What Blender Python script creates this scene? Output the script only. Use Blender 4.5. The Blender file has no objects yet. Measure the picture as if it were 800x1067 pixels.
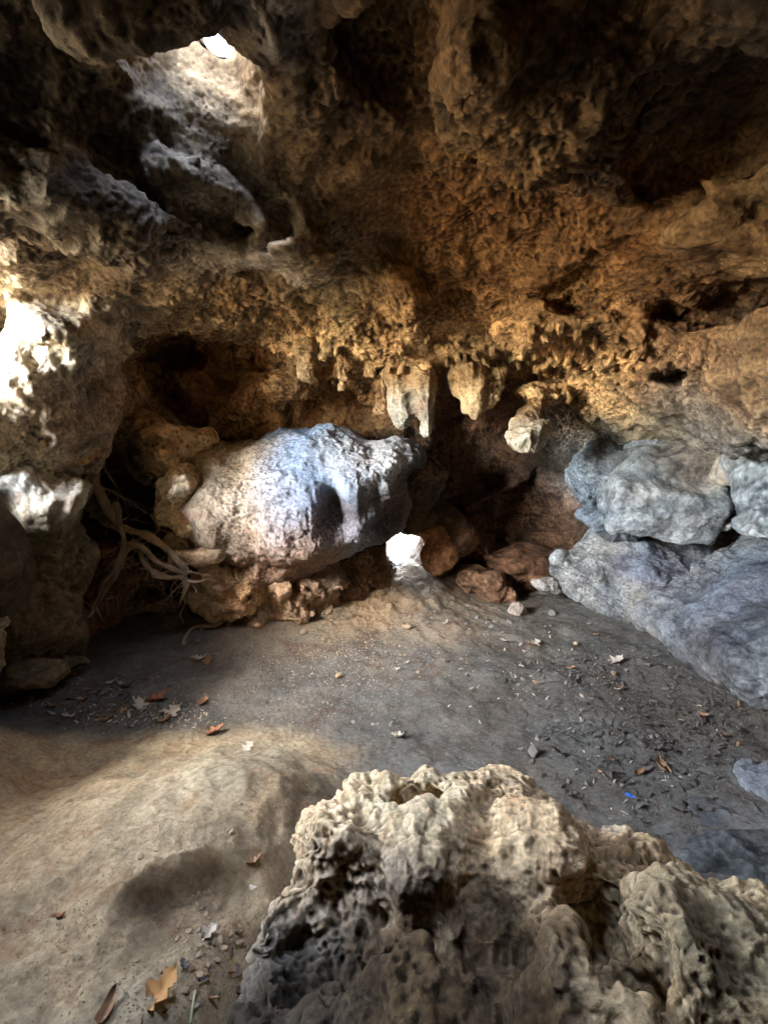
import bpy, math, random, time
import numpy as np
from mathutils import Vector
T0 = time.time()
random.seed(7)
rng = np.random.default_rng(7)
scn = bpy.context.scene
COL = scn.collection
R = math.radians

# ------------------------------------------------------------------ camera
CAM_H, PITCH, FPX = 1.55, R(10.0), 533.0
cd = bpy.data.cameras.new('camera'); cam = bpy.data.objects.new('camera', cd); COL.objects.link(cam)
cam.location = (0, 0, CAM_H); cam.rotation_euler = (R(90) - PITCH, 0, 0)
cd.sensor_fit = 'VERTICAL'; cd.sensor_height = 24.0; cd.lens = 24.0 * FPX / 1067.0
cd.clip_start = 0.02; cd.clip_end = 400
scn.camera = cam
cp, sp_ = math.cos(PITCH), math.sin(PITCH)

def at(px, py, Y):
    """world point seen in direction (px,py) of the 800x1067 photo at world depth Y"""
    u = (px - 400) / FPX; v = (533.5 - py) / FPX
    dy = cp + v * sp_; dz = -sp_ + v * cp
    t = Y / dy
    return np.array([u * t, Y, CAM_H + dz * t])

def on_z(px, py, z):
    u = (px - 400) / FPX; v = (533.5 - py) / FPX
    dy = cp + v * sp_; dz = -sp_ + v * cp
    t = (z - CAM_H) / dz
    return np.array([u * t, dy * t, z])

# ------------------------------------------------------------------ noise
_perm = rng.permutation(256).astype(np.int32); _perm = np.concatenate([_perm, _perm, _perm])
_g = rng.normal(size=(256, 3)).astype(np.float32); _g /= np.linalg.norm(_g, axis=1, keepdims=True)
_jit = rng.random((256, 3)).astype(np.float32)

def _pn(p):
    pi = np.floor(p).astype(np.int32); f = (p - pi).astype(np.float32); pi &= 255
    w = f * f * f * (f * (f * 6 - 15) + 10)
    def g(dx, dy, dz):
        h = _perm[_perm[_perm[pi[:, 0] + dx] + pi[:, 1] + dy] + pi[:, 2] + dz]
        gr = _g[h]
        return gr[:, 0] * (f[:, 0] - dx) + gr[:, 1] * (f[:, 1] - dy) + gr[:, 2] * (f[:, 2] - dz)
    x0 = g(0,0,0) * (1 - w[:, 0]) + g(1,0,0) * w[:, 0]
    x1 = g(0,1,0) * (1 - w[:, 0]) + g(1,1,0) * w[:, 0]
    x2 = g(0,0,1) * (1 - w[:, 0]) + g(1,0,1) * w[:, 0]
    x3 = g(0,1,1) * (1 - w[:, 0]) + g(1,1,1) * w[:, 0]
    y0 = x0 * (1 - w[:, 1]) + x1 * w[:, 1]; y1 = x2 * (1 - w[:, 1]) + x3 * w[:, 1]
    return (y0 * (1 - w[:, 2]) + y1 * w[:, 2]) * 1.6

def chunked(fn, p, n=120000):
    out = np.empty(len(p), np.float32)
    for i in range(0, len(p), n):
        out[i:i+n] = fn(p[i:i+n])
    return out

def noise(p, s=1.0, off=0.0):
    q = (np.asarray(p, np.float32) * np.asarray(s, np.float32) + off)
    return chunked(_pn, q)

def fbm(p, s, octv=3, off=0.0, gain=0.5, ridged=False):
    o = np.zeros(len(p), np.float32); a = 1.0; f = np.asarray(s, np.float32)
    for k in range(octv):
        n = noise(p, f, off + 17.3 * k)
        o += a * ((1 - 2 * np.abs(n)) if ridged else n)
        a *= gain; f = f * 2.03
    return o

def _wl(p):
    pi = np.floor(p).astype(np.int32); f = (p - pi).astype(np.float32); pi &= 255
    best = np.full(len(p), 9.0, np.float32)
    for dx in (-1, 0, 1):
        for dy in (-1, 0, 1):
            for dz in (-1, 0, 1):
                h = _perm[_perm[_perm[(pi[:, 0] + dx) & 255] + ((pi[:, 1] + dy) & 255)] + ((pi[:, 2] + dz) & 255)]
                d = _jit[h] + np.array([dx, dy, dz], np.float32) - f
                np.minimum(best, (d * d).sum(1), out=best)
    return np.sqrt(best)

def worley(p, s, off=0.0):
    return chunked(_wl, np.asarray(p, np.float32) * np.asarray(s, np.float32) + off)

def sstep(a, b, x):
    t = np.clip((x - a) / (b - a), 0, 1); return t * t * (3 - 2 * t)

def smin(a, b, k):
    h = np.clip(0.5 + 0.5 * (b - a) / k, 0, 1); return b * (1 - h) + a * h - k * h * (1 - h)
def smax(a, b, k): return -smin(-a, -b, k)

class RBF:
    """thin-plate interpolation of scattered control values"""
    def __init__(s, pts, vals, lam=1e-3):
        s.c = np.array(pts, float); n = len(pts)
        A = s.k(s.c[:, None, :] - s.c[None]) + lam * np.eye(n)
        Pm = np.c_[np.ones(n), s.c]
        M = np.block([[A, Pm], [Pm.T, np.zeros((3, 3))]])
        s.w = np.linalg.solve(M, np.r_[vals, 0, 0, 0])
    def k(s, d):
        r2 = (d ** 2).sum(-1) + 1e-9; return 0.5 * r2 * np.log(r2)
    def __call__(s, X, Y):
        sh = X.shape; q = np.c_[X.ravel(), Y.ravel()]
        o = s.w[-3] + q @ s.w[-2:]
        for i in range(len(s.c)): o += s.w[i] * s.k(q - s.c[i])
        return o.reshape(sh)

# ------------------------------------------------------------------ signed distance primitives (negative inside)
def rotm(rx=0, ry=0, rz=0):
    cx, sx, cy, sy, cz, sz = [f(R(a)) for a in (rx, ry, rz) for f in (math.cos, math.sin)]
    X = np.array([[1,0,0],[0,cx,-sx],[0,sx,cx]]); Y = np.array([[cy,0,sy],[0,1,0],[-sy,0,cy]]); Z = np.array([[cz,-sz,0],[sz,cz,0],[0,0,1]])
    return Z @ Y @ X
def ell(c, r, rot=(0,0,0)):
    M = rotm(*rot); c = np.array(c); r = np.array(r, float)
    def f(p):
        q = (p - c) @ M / r; l = np.sqrt((q * q).sum(-1)) + 1e-6
        g = np.sqrt(((q / r) ** 2).sum(-1)) + 1e-6
        return l * (l - 1) / g
    f.c, f.e = c, r.max(); return f
def box(c, h, rot=(0,0,0), rd=0.05):
    M = rotm(*rot); c = np.array(c); h = np.array(h, float) - rd
    def f(p):
        q = np.abs((p - c) @ M) - h
        return np.sqrt((np.maximum(q, 0) ** 2).sum(-1)) + np.minimum(q.max(-1), 0) - rd
    f.c, f.e = c, np.linalg.norm(h) + rd; return f
def cap(a, b, ra, rb):
    a = np.array(a, float); b = np.array(b, float)
    def f(p):
        pa = p - a; ba = b - a; h = np.clip((pa @ ba) / (ba @ ba), 0, 1)
        return np.sqrt(((pa - h[..., None] * ba) ** 2).sum(-1)) - (ra + (rb - ra) * h)
    f.c, f.e = (a + b) / 2, np.linalg.norm(b - a) / 2 + max(ra, rb); return f

# ------------------------------------------------------------------ surface nets
def surface_nets(V, o, h):
    S = V < 0
    nx, ny, nz = V.shape
    c = np.zeros((nx-1, ny-1, nz-1), np.uint8)
    for dx in (0,1):
        for dy in (0,1):
            for dz in (0,1):
                c += S[dx:nx-1+dx, dy:ny-1+dy, dz:nz-1+dz]
    I = np.argwhere((c > 0) & (c < 8)); n = len(I)
    idx = np.full(c.shape, -1, np.int32); idx[I[:, 0], I[:, 1], I[:, 2]] = np.arange(n)
    acc = np.zeros((n, 3)); cnt = np.zeros(n)
    cs = [(a, b, d) for a in (0,1) for b in (0,1) for d in (0,1)]
    for A in cs:
        for ax in range(3):
            if A[ax]: continue
            B = list(A); B[ax] = 1
            va = V[I[:,0]+A[0], I[:,1]+A[1], I[:,2]+A[2]]; vb = V[I[:,0]+B[0], I[:,1]+B[1], I[:,2]+B[2]]
            m = (va < 0) != (vb < 0)
            t = np.where(m, va / np.where(m, va - vb, 1), 0)
            P = np.array(A, float)[None] + np.zeros((n, 3)); P[:, ax] = t
            acc[m] += P[m]; cnt[m] += 1
    verts = (I + acc / cnt[:, None]) * h + o
    quads = []
    for ax in range(3):
        b, d = [(1, 2), (2, 0), (0, 1)][ax]
        sl0 = [slice(None)] * 3; sl1 = [slice(None)] * 3
        sl0[ax] = slice(0, -1); sl1[ax] = slice(1, None)
        s0 = S[tuple(sl0)]; s1 = S[tuple(sl1)]
        E = np.argwhere(s0 != s1)
        ok = (E[:, b] > 0) & (E[:, d] > 0) & (E[:, b] < V.shape[b] - 1) & (E[:, d] < V.shape[d] - 1)
        E = E[ok]; flip = ~s0[E[:, 0], E[:, 1], E[:, 2]]
        q = []
        for (ob, od) in ((0, 0), (-1, 0), (-1, -1), (0, -1)):
            K = E.copy(); K[:, b] += ob; K[:, d] += od
            q.append(idx[K[:, 0], K[:, 1], K[:, 2]])
        q = np.stack(q, 1); q[flip] = q[flip][:, ::-1]
        quads.append(q)
    return verts, np.concatenate(quads)

def np_mesh(name, v, f):
    """f: (m,k) int array or list of such arrays"""
    me = bpy.data.meshes.new(name)
    fl = f if isinstance(f, list) else [f]
    loops = np.concatenate([a.ravel() for a in fl]).astype(np.int32)
    tot = np.concatenate([np.full(len(a), a.shape[1]) for a in fl]).astype(np.int32)
    me.vertices.add(len(v)); me.vertices.foreach_set('co', np.asarray(v, np.float32).ravel())
    me.loops.add(len(loops)); me.loops.foreach_set('vertex_index', loops)
    me.polygons.add(len(tot)); me.polygons.foreach_set('loop_start', np.r_[0, np.cumsum(tot)[:-1]].astype(np.int32))
    me.polygons.foreach_set('loop_total', tot)
    me.update(calc_edges=True); me.validate()
    me.polygons.foreach_set('use_smooth', np.ones(len(me.polygons), bool))
    return me
def get_v(me):
    a = np.empty(len(me.vertices) * 3, np.float32); me.vertices.foreach_get('co', a); return a.reshape(-1, 3)
def get_n(me):
    a = np.empty(len(me.vertices) * 3, np.float32); me.vertex_normals.foreach_get('vector', a); return a.reshape(-1, 3)
def set_v(me, v):
    me.vertices.foreach_set('co', np.asarray(v, np.float32).ravel()); me.update()
def subdivide(me, lv):
    o = bpy.data.objects.new('tmp', me); COL.objects.link(o)
    m = o.modifiers.new('s', 'SUBSURF'); m.levels = lv; m.render_levels = lv
    dg = bpy.context.evaluated_depsgraph_get()
    out = bpy.data.meshes.new_from_object(o.evaluated_get(dg))
    bpy.data.objects.remove(o); bpy.data.meshes.remove(me)
    out.polygons.foreach_set('use_smooth', np.ones(len(out.polygons), bool))
    return out
def set_col(me, c):
    a = me.color_attributes.new('col', 'FLOAT_COLOR', 'POINT')
    a.data.foreach_set('color', np.c_[c, np.ones(len(c))].astype(np.float32).ravel())

def tag(o, label=None, cat=None, group=None, kind=None):
    for k, v in (('label', label), ('category', cat), ('group', group), ('kind', kind)):
        if v: o[k] = v
    return o
def link(name, me, mat=None, parent=None):
    o = bpy.data.objects.new(name, me); COL.objects.link(o)
    me.name = name
    if mat:
        me.materials.clear(); me.materials.append(mat)
    if parent: o.parent = parent
    return o
def centre(o):
    """put the object's origin at the base of its mesh"""
    v = get_v(o.data); c = (v.min(0) + v.max(0)) / 2; c[2] = v[:, 2].min()
    set_v(o.data, v - c); o.location = c.tolist(); return o

# ------------------------------------------------------------------ materials
def nmat(name):
    m = bpy.data.materials.new(name); m.use_nodes = True; nt = m.node_tree; nt.nodes.clear()
    out = nt.nodes.new('ShaderNodeOutputMaterial'); b = nt.nodes.new('ShaderNodeBsdfPrincipled')
    nt.links.new(b.outputs[0], out.inputs[0]); return m, nt, b
def N(nt, t, **kw):
    n = nt.nodes.new(t)
    for k, v in kw.items():
        if k in n.inputs: n.inputs[k].default_value = v
        else: setattr(n, k, v)
    return n
def mathn(nt, op, a, b=None, clamp=False):
    n = nt.nodes.new('ShaderNodeMath'); n.operation = op; n.use_clamp = clamp
    for i, x in enumerate((a, b)):
        if x is None: continue
        if isinstance(x, (int, float)): n.inputs[i].default_value = x
        else: nt.links.new(x, n.inputs[i])
    return n.outputs[0]
def mixc(nt, mode, fac, a, b):
    n = nt.nodes.new('ShaderNodeMix'); n.data_type = 'RGBA'; n.blend_type = mode
    for s, x in ((n.inputs[0], fac), (n.inputs[6], a), (n.inputs[7], b)):
        if isinstance(x, (int, float)): s.default_value = x
        elif isinstance(x, tuple): s.default_value = (*x, 1)
        else: nt.links.new(x, s)
    return n.outputs[2]
def rampn(nt, x, lo, hi, a=0.0, b=1.0):
    n = nt.nodes.new('ShaderNodeMapRange'); n.inputs[1].default_value = lo; n.inputs[2].default_value = hi
    n.inputs[3].default_value = a; n.inputs[4].default_value = b; nt.links.new(x, n.inputs[0]); return n.outputs[0]

def rock_mat(name, base=None, rough=0.85, bump=0.5, vary=0.5, point=1.0, scale=1.0, stain=(0.08, 0.05, 0.035), spec=0.25, grain=1.0, stw=0.6):
    m, nt, b = nmat(name); L = nt.links.new
    geo = N(nt, 'ShaderNodeNewGeometry'); pos = geo.outputs['Position']
    if base is None:
        at_ = N(nt, 'ShaderNodeAttribute', attribute_name='col'); c = at_.outputs['Color']
    else:
        rgb = N(nt, 'ShaderNodeRGB'); rgb.outputs[0].default_value = (*base, 1); c = rgb.outputs[0]
    def nz(s, d=6, r=0.6, dist=0.0):
        n = N(nt, 'ShaderNodeTexNoise'); n.inputs['Scale'].default_value = s * scale; n.inputs['Detail'].default_value = d
        n.inputs['Roughness'].default_value = r; n.inputs['Distortion'].default_value = dist; L(pos, n.inputs['Vector']); return n.outputs['Fac']
    n1 = nz(2.3, 5, 0.6, 1.2); n2 = nz(11, 6, 0.7, 0.6); n3 = nz(60, 5, 0.7)
    k = mathn(nt, 'MULTIPLY', rampn(nt, n1, 0.3, 0.7, 1 - vary, 1 + vary), rampn(nt, n2, 0.3, 0.7, 1 - vary * 0.8, 1 + vary * 0.8))
    k = mathn(nt, 'MULTIPLY', k, rampn(nt, n3, 0.25, 0.75, 1 - 0.35 * grain, 1 + 0.35 * grain))
    cc = N(nt, 'ShaderNodeCombineColor'); [L(k, cc.inputs[i]) for i in range(3)]
    c = mixc(nt, 'MULTIPLY', 1.0, c, cc.outputs[0])
    st = rampn(nt, nz(3.7, 7, 0.68, 2.0), 0.50, 0.66, 0.0, stw)
    c = mixc(nt, 'MIX', st, c, mixc(nt, 'MULTIPLY', 1.0, c, tuple(min(1, x * 8) for x in stain)))
    # hue drift between warm and cool
    hue = rampn(nt, nz(1.4, 3, 0.5, 0.5), 0.35, 0.65)
    c = mixc(nt, 'MULTIPLY', 0.5, c, mixc(nt, 'MIX', hue, (1.14, 0.97, 0.80), (0.92, 1.0, 1.0)))
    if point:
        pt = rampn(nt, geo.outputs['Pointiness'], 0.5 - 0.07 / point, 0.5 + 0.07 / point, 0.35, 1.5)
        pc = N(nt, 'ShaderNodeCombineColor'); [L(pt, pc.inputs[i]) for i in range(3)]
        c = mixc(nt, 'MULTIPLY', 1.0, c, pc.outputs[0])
    L(c, b.inputs['Base Color']); b.inputs['Roughness'].default_value = rough
    b.inputs['Specular IOR Level'].default_value = spec
    hsum = mathn(nt, 'ADD', mathn(nt, 'MULTIPLY', nz(45, 6, 0.7, 0.5), 1.0), mathn(nt, 'MULTIPLY', nz(210, 4, 0.7), 0.35))
    bp = N(nt, 'ShaderNodeBump'); bp.inputs['Strength'].default_value = bump; bp.inputs['Distance'].default_value = 0.016
    L(hsum, bp.inputs['Height']); L(bp.outputs[0], b.inputs['Normal'])
    return m

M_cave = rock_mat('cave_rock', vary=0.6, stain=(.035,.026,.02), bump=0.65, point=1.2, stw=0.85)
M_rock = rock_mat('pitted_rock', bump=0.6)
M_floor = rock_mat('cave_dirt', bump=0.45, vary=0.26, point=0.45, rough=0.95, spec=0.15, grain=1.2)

# ------------------------------------------------------------------ rock displacement
def detail(p, n, amp=1.0, pit=0.02, pits=7.0, fine=1.0, strata=0.0, seed=0.0, f0=3.0, chips=1.0, wp=0.12, pit3=0.0, flute=0.0):
    w = np.stack([noise(p, 2.6, 5.0 + seed), noise(p, 2.6, 31.0 + seed), noise(p, 2.6, 61.0 + seed)], 1) * wp
    q = p + w
    rg = sstep(-0.35, 0.45, noise(p, 1.7, 90 + seed))            # smooth water-worn patches against rough ones
    rg2 = sstep(-0.25, 0.4, noise(p, 1.25, 190 + seed))
    d = 0.038 * amp * fbm(q, f0, 2, seed)
    q2 = q * np.array([1.0, 1.0, 1.35], np.float32)
    d += 0.042 * amp * chips * (0.5 - worley(q2, f0 * 1.6, seed + 1)) * (0.5 + 0.7 * rg)
    d += 0.020 * amp * chips * (0.5 - worley(q2 + w, f0 * 4.3, seed + 2)) * (0.35 + 0.9 * rg)
    d += 0.010 * amp * fbm(p, f0 * 3.4, 3, seed + 9, 0.55)
    if pit:
        F = worley(q, pits, seed); d -= pit * sstep(0.45, 0.12, F) * (0.15 + 0.95 * rg2)
        F = worley(p + 0.5 * w, pits * 2.6, seed + 3); d -= pit * 0.45 * sstep(0.5, 0.1, F) * (0.1 + rg * (0.3 + 0.9 * rg2))
    d += fine * (0.0035 * fbm(p, 34, 2, seed + 2, 0.6) * (0.5 + rg) + 0.0045 * np.abs(noise(q, 19, seed + 4)) * (0.4 + rg))
    if pit3:
        F = worley(p, 46.0, seed + 6); d -= pit3 * sstep(0.5, 0.15, F) * sstep(-0.3, 0.3, noise(p, 3.3, 12 + seed))
    if flute: d -= flute * np.abs(noise(p, (11, 11, 1.6), seed + 8))
    if strata:
        z = p[:, 2] + 0.25 * p[:, 0] + 0.12 * noise(p, 1.5, 3) ; ph = z * 22 + 2.2 * noise(p, (2.5, 2.5, 5), 8)
        d += strata * (np.abs(np.sin(ph)) - 0.6)
    return d

def zones(p, base, zl):
    """gaussian-weighted colour zones"""
    base = np.array(base, float); acc = np.tile(base, (len(p), 1)) * 0.25; wt = np.full(len(p), 0.25)
    jit = np.stack([noise(p, 3.0, 11), noise(p, 3.0, 21), noise(p, 3.0, 41)], 1) * 0.14
    q = p + jit
    for (c, r, col) in zl:
        r = np.array(r if hasattr(r, '__len__') else (r, r, r), float)
        w = np.exp(-((((q - c) / r) ** 2).sum(1))) * 3.0
        acc += w[:, None] * np.array(col); wt += w
    return acc / wt[:, None]

def make_rock(name, prims, vox, k=0.08, carve=(), lump=0.05, lumpf=2.6, lv=1, det=None, col=(0.3, 0.25, 0.2), zl=(), mat=None, seed=0.0, kc=0.04, pad=0.12, face_shade=None):
    lo = np.min([f.c - f.e for f in prims], 0) - pad; hi = np.max([f.c + f.e for f in prims], 0) + pad
    n = np.ceil((hi - lo) / vox).astype(int) + 1
    ax = [lo[i] + vox * np.arange(n[i]) for i in range(3)]
    G = np.stack(np.meshgrid(*ax, indexing='ij'), -1).reshape(-1, 3)
    D = None
    for f in prims: D = f(G) if D is None else smin(D, f(G), k)
    for f in carve: D = smax(D, -f(G), kc)
    b = np.abs(D) < lump * 2.5 + 0.05
    D[b] += lump * fbm(G[b], lumpf, 3, 3.1 + seed, 0.5)
    V = D.reshape(n)
    V[0], V[-1], V[:, 0], V[:, -1], V[:, :, 0], V[:, :, -1] = (1,) * 6
    v, q = surface_nets(V, lo, vox)
    me = np_mesh(name, v, q)
    if lv: me = subdivide(me, lv)
    v = get_v(me); nn = get_n(me)
    v = v + nn * detail(v, nn, seed=seed, **(det or {}))[:, None]
    cc = zones(v, col, zl)
    if face_shade: cc = face_shade(v, cc)
    set_v(me, v); set_col(me, cc)
    return link(name, me, mat or M_rock)

# ------------------------------------------------------------------ floor height
def seg_d(X, Y, a, b):
    ax, ay = a; bx, by = b; vx, vy = bx - ax, by - ay
    t = np.clip(((X - ax) * vx + (Y - ay) * vy) / (vx * vx + vy * vy), 0, 1)
    return np.hypot(X - ax - t * vx, Y - ay - t * vy)
FAN = at(427, 597, 4.42)
def floor_base(X, Y):
    z = 0.02 * np.sin(X * 1.3 + 0.5) * np.cos(Y * 1.1)
    # dirt fan sloping up into the low opening at the back
    r = np.hypot(X - FAN[0] + 0.06, Y - FAN[1])
    r = np.where(Y > FAN[1], np.maximum(r - (Y - FAN[1]) , 0), r)
    z = z + FAN[2] * np.clip(1.04 - r / 0.66, 0, 1) * (0.92 + 0.08 * np.sin(X * 14 + Y * 9)) + 0.0 * r
    z = z + 0.03 * sstep(1.4, 0.5, r)
    
    # rubble apron on the left of the fan, under the domed rock
    z = z + 0.20 * np.exp(-(((X + 0.95) / 0.8) ** 2 + ((Y - 4.15) / 0.38) ** 2))
    z = z + 0.10 * np.exp(-(((X + 1.9) / 0.7) ** 2 + ((Y - 3.95) / 0.35) ** 2))
    # tan dirt bank at the near left
    edge = 2.12 + 0.10 * np.sin(X * 2.3 + 1.0) + 0.05 * np.sin(X * 6.1)
    bank = sstep(edge + 0.16, edge - 0.5, Y + 0.08 * np.sin(3 * X)) * sstep(0.02, -0.55, X - 0.10 * (Y - 1.5))
    z = z + 0.24 * bank
    z = z + 0.24 * sstep(-1.35, -2.1, X) * sstep(2.5, 2.0, Y)
    # hollow scooped out of the bank, steep on its far side
    cx, cy = -0.60, 1.31
    a = math.radians(28); u = (X - cx) * math.cos(a) + (Y - cy) * math.sin(a); v = -(X - cx) * math.sin(a) + (Y - cy) * math.cos(a)
    prof = sstep(0.05, -0.03, v + 0.05 * (u / 0.16) ** 2 + 0.010 * np.sin(u * 29 + 1)) * sstep(-0.32, -0.02, v)
    z = z - 0.115 * prof * sstep(0.25, 0.06, np.abs(u + 0.02 * np.sin(v * 27)))
    # gully between the bank and the big boulder
    z = z - 0.07 * np.exp(-(seg_d(X, Y, (-0.25, 1.35), (-0.50, 0.55)) / 0.11) ** 2)
    # right side rises to the slabs, pale flat bedrock near right
    z = z + 0.10 * sstep(1.9, 2.9, X) 
    z = z + 0.05 * np.exp(-(((X - 1.55) / 0.45) ** 2 + ((Y - 1.60) / 0.28) ** 2))
    return z
def fz(x, y):
    return float(floor_base(np.array([x]), np.array([y]))[0])

# ------------------------------------------------------------------ cave shell
vox = 0.031
lo = np.array([-3.8, -1.7, -0.5]); hi = np.array([3.9, 6.6, 4.3])
n = np.ceil((hi - lo) / vox).astype(int) + 1
axs = [(lo[i] + vox * np.arange(n[i])).astype(np.float32) for i in range(3)]
X, Y, Z = np.meshgrid(*axs, indexing='ij')

ceil_pts = [(400,0,1.85),(80,0,1.75),(720,0,1.75),(400,150,2.55),(90,150,2.35),(720,150,2.25),(400,290,3.3),(60,290,2.75),(240,300,3.15),
            (560,290,3.2),(740,290,2.7),(250,350,3.75),(400,388,3.85),(110,325,3.2),(530,385,3.9),(700,420,3.3),(620,400,3.8),(790,440,2.75)]
cps = [at(*c) for c in ceil_pts] + [np.array([x, y, z]) for x, y, z in ((-2.5,0,2.5),(0,0,2.95),(2.5,0,2.4),(0,-1.5,2.6),(-2.6,-1.5,2.2),(2.5,-1.5,2.2),(-3,5,1.9),(0,5.6,1.75),(3,5,1.6),(-3,2,2.5),(3.2,2,2.0))]
ZC = RBF([p[:2] for p in cps], [p[2] for p in cps], 0.02)
zc = ZC(X[:, :, 0], Y[:, :, 0])[:, :, None]
back_pts = [(250,420,4.05),(180,370,4.1),(120,420,4.15),(60,400,3.8),(230,620,4.35),(130,600,4.3),(330,430,4.3),(500,430,4.6),(560,520,4.85),(500,610,4.65),
            (620,480,4.35),(700,450,4.1),(790,450,3.6),(600,620,4.7),(790,620,4.0),(400,600,4.38),(30,560,3.9)]
bps = [at(*c) for c in back_pts]
yb = RBF([(p[0], p[2]) for p in bps], [p[1] for p in bps], 0.05)(X[:, 0, :], Z[:, 0, :])[:, None, :]
yb = np.clip(yb, 3.0, 4.85)
G2 = Z[0]; Y2 = Y[0]
xl = (-2.35 + 0.25 * sstep(1.45, 1.1, G2) * sstep(2.9, 2.4, Y2) - 0.25 * sstep(2.6, 3.4, Y2))[None]
xr = (2.55 + 0.10 * Y2 + 0.1 * G2)[None]
D = np.minimum(zc - Z, yb - Y)                    # positive in air
D = -smax(-(zc - Z), -(yb - Y), 0.25)
D = -smax(-D, xl - X, 0.3)
D = -smax(-D, X - xr, 0.3)
D = np.minimum(D, Y + 1.55); D = np.minimum(D, Z + 0.42)
D = D.astype(np.float32)

def region(f, pad=0.5):
    c, e = np.array(f.c), f.e + pad
    s = tuple(slice(max(0, int((c[i] - e - lo[i]) / vox)), min(n[i], int((c[i] + e - lo[i]) / vox) + 2)) for i in range(3))
    return s
def rock(f, k=0.12):
    s = region(f); G = np.stack([X[s], Y[s], Z[s]], -1); D[s] = smin(D[s], f(G), k)
def air(f, k=0.10):
    s = region(f); G = np.stack([X[s], Y[s], Z[s]], -1); D[s] = smax(D[s], -f(G), k)
def onceil(px, py, drop=0.0):
    """point of the smooth ceiling surface seen at a photo position"""
    for Yw in np.arange(1.4, 4.6, 0.01):
        p = at(px, py, Yw)
        if p[2] > float(ZC(p[0:1], p[1:2])[0]) - drop: break
    return p
def ep(px, py, Yw, r, rot=(0,0,0)): return ell(at(px, py, Yw), r, rot)

# --- recess under the arch and the alcove on the left
air(ep(505, 500, 4.45, (0.80, 0.60, 0.80)), 0.10)
air(ep(545, 470, 4.3, (0.62, 0.6, 0.52)), 0.08)
air(ep(182, 366, 4.0, (0.24, 0.40, 0.11)), 0.05)
air(ep(235, 390, 3.95, (0.40, 0.30, 0.20)), 0.10)
air(ep(165, 450, 4.0, (0.35, 0.4, 0.45)), 0.1)
air(cap(at(118, 330, 3.4), at(100, 520, 4.0), 0.10, 0.16), 0.06)
air(cap(at(116, 345, 3.4), at(112, 480, 3.9), 0.12, 0.14), 0.05)
air(ep(120, 560, 4.1, (0.34, 0.5, 0.30)), 0.08)
air(ep(70, 600, 4.0, (0.4, 0.4, 0.35)), 0.1)
# rock fins framing the crack, bright left wall
rock(ep(78, 400, 3.3, (0.20, 0.5, 0.42)), 0.10)
rock(ep(30, 440, 3.1, (0.30, 0.5, 0.40)), 0.12)
rock(ep(75, 345, 3.1, (0.22, 0.35, 0.14), (0, 20, 0)), 0.08)
rock(ep(52, 452, 3.1, (0.26, 0.3, 0.18)), 0.08)
rock(ep(170, 470, 4.1, (0.22, 0.26, 0.3)), 0.10)
rock(ep(140, 400, 4.1, (0.16, 0.3, 0.4)), 0.10)
rock(ep(300, 400, 4.2, (0.35, 0.3, 0.16)), 0.1)
rock(ep(405, 500, 4.35, (0.42, 0.35, 0.30)), 0.10)
rock(ep(362, 592, 4.30, (0.26, 0.28, 0.22)), 0.08)
# --- ceiling relief
rock(ep(235, 215, 2.75, (0.42, 0.40, 0.20), (0, 25, -10)), 0.10)
rock(ep(300, 268, 3.0, (0.32, 0.28, 0.12), (0, 18, 0)), 0.07)
rock(ep(60, 230, 2.45, (0.42, 0.4, 0.2)), 0.12)

rock(ep(420, 300, 3.3, (0.16, 0.2, 0.22)), 0.1)
rock(ep(560, 110, 2.3, (0.22, 0.42, 0.24), (20, 0, 0)), 0.16)
rock(ep(490, 80, 2.15, (0.16, 0.42, 0.18), (20, 0, 0)), 0.10)
air(ep(405, 45, 2.05, (0.20, 0.34, 0.16)), 0.06)
air(ep(585, 80, 2.3, (0.06, 0.30, 0.26)), 0.06)
rock(cap(at(642, 20, 2.0), at(628, 150, 2.4), 0.09, 0.10), 0.06)
rock(cap(at(628, 150, 2.4), at(672, 215, 2.6), 0.10, 0.08), 0.07)
air(ep(660, 120, 2.30, (0.10, 0.3, 0.14)), 0.04)
air(ep(750, 130, 2.15, (0.36, 0.45, 0.17)), 0.08)
air(ep(745, 318, 2.88, (0.46, 0.32, 0.07)), 0.08)
rock(ep(562, 408, 4.0, (0.27, 0.22, 0.13)), 0.06); rock(ep(556, 432, 3.98, (0.14, 0.14, 0.11)), 0.06)
rock(ep(760, 245, 2.5, (0.34, 0.25, 0.13)), 0.08)
rock(ep(590, 340, 3.35, (0.5, 0.3, 0.14)), 0.12)
air(ep(672, 391, 3.3, (0.30, 0.2, 0.025)), 0.02)
air(ep(100, 60, 1.9, (0.5, 0.4, 0.2)), 0.15)
# --- back wall relief
rock(ep(700, 420, 4.1, (0.7, 0.3, 0.18)), 0.12)
rock(ep(640, 500, 4.5, (0.30, 0.3, 0.30)), 0.1)
rock(ep(432, 538, 4.55, (0.34, 0.26, 0.13)), 0.08); rock(ep(470, 560, 4.55, (0.22, 0.26, 0.2)), 0.08)
rock(ep(560, 590, 4.65, (0.55, 0.42, 0.20), (0, 8, 0)), 0.08)
rock(ep(500, 570, 4.8, (0.30, 0.30, 0.12), (0, 14, 0)), 0.06)
rock(ep(330, 600, 4.35, (0.66, 0.46, 0.32), (0, -10, 0)), 0.10)
rock(cap(at(372, 575, 4.5), at(325, 632, 4.15), 0.20, 0.13), 0.06)
rock(ep(520, 505, 5.0, (0.45, 0.3, 0.08), (0, -30, 0)), 0.05)
rock(ep(240, 620, 4.2, (0.26, 0.2, 0.16)), 0.06)
air(ep(585, 612, 4.45, (0.26, 0.4, 0.17)), 0.06)
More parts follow.
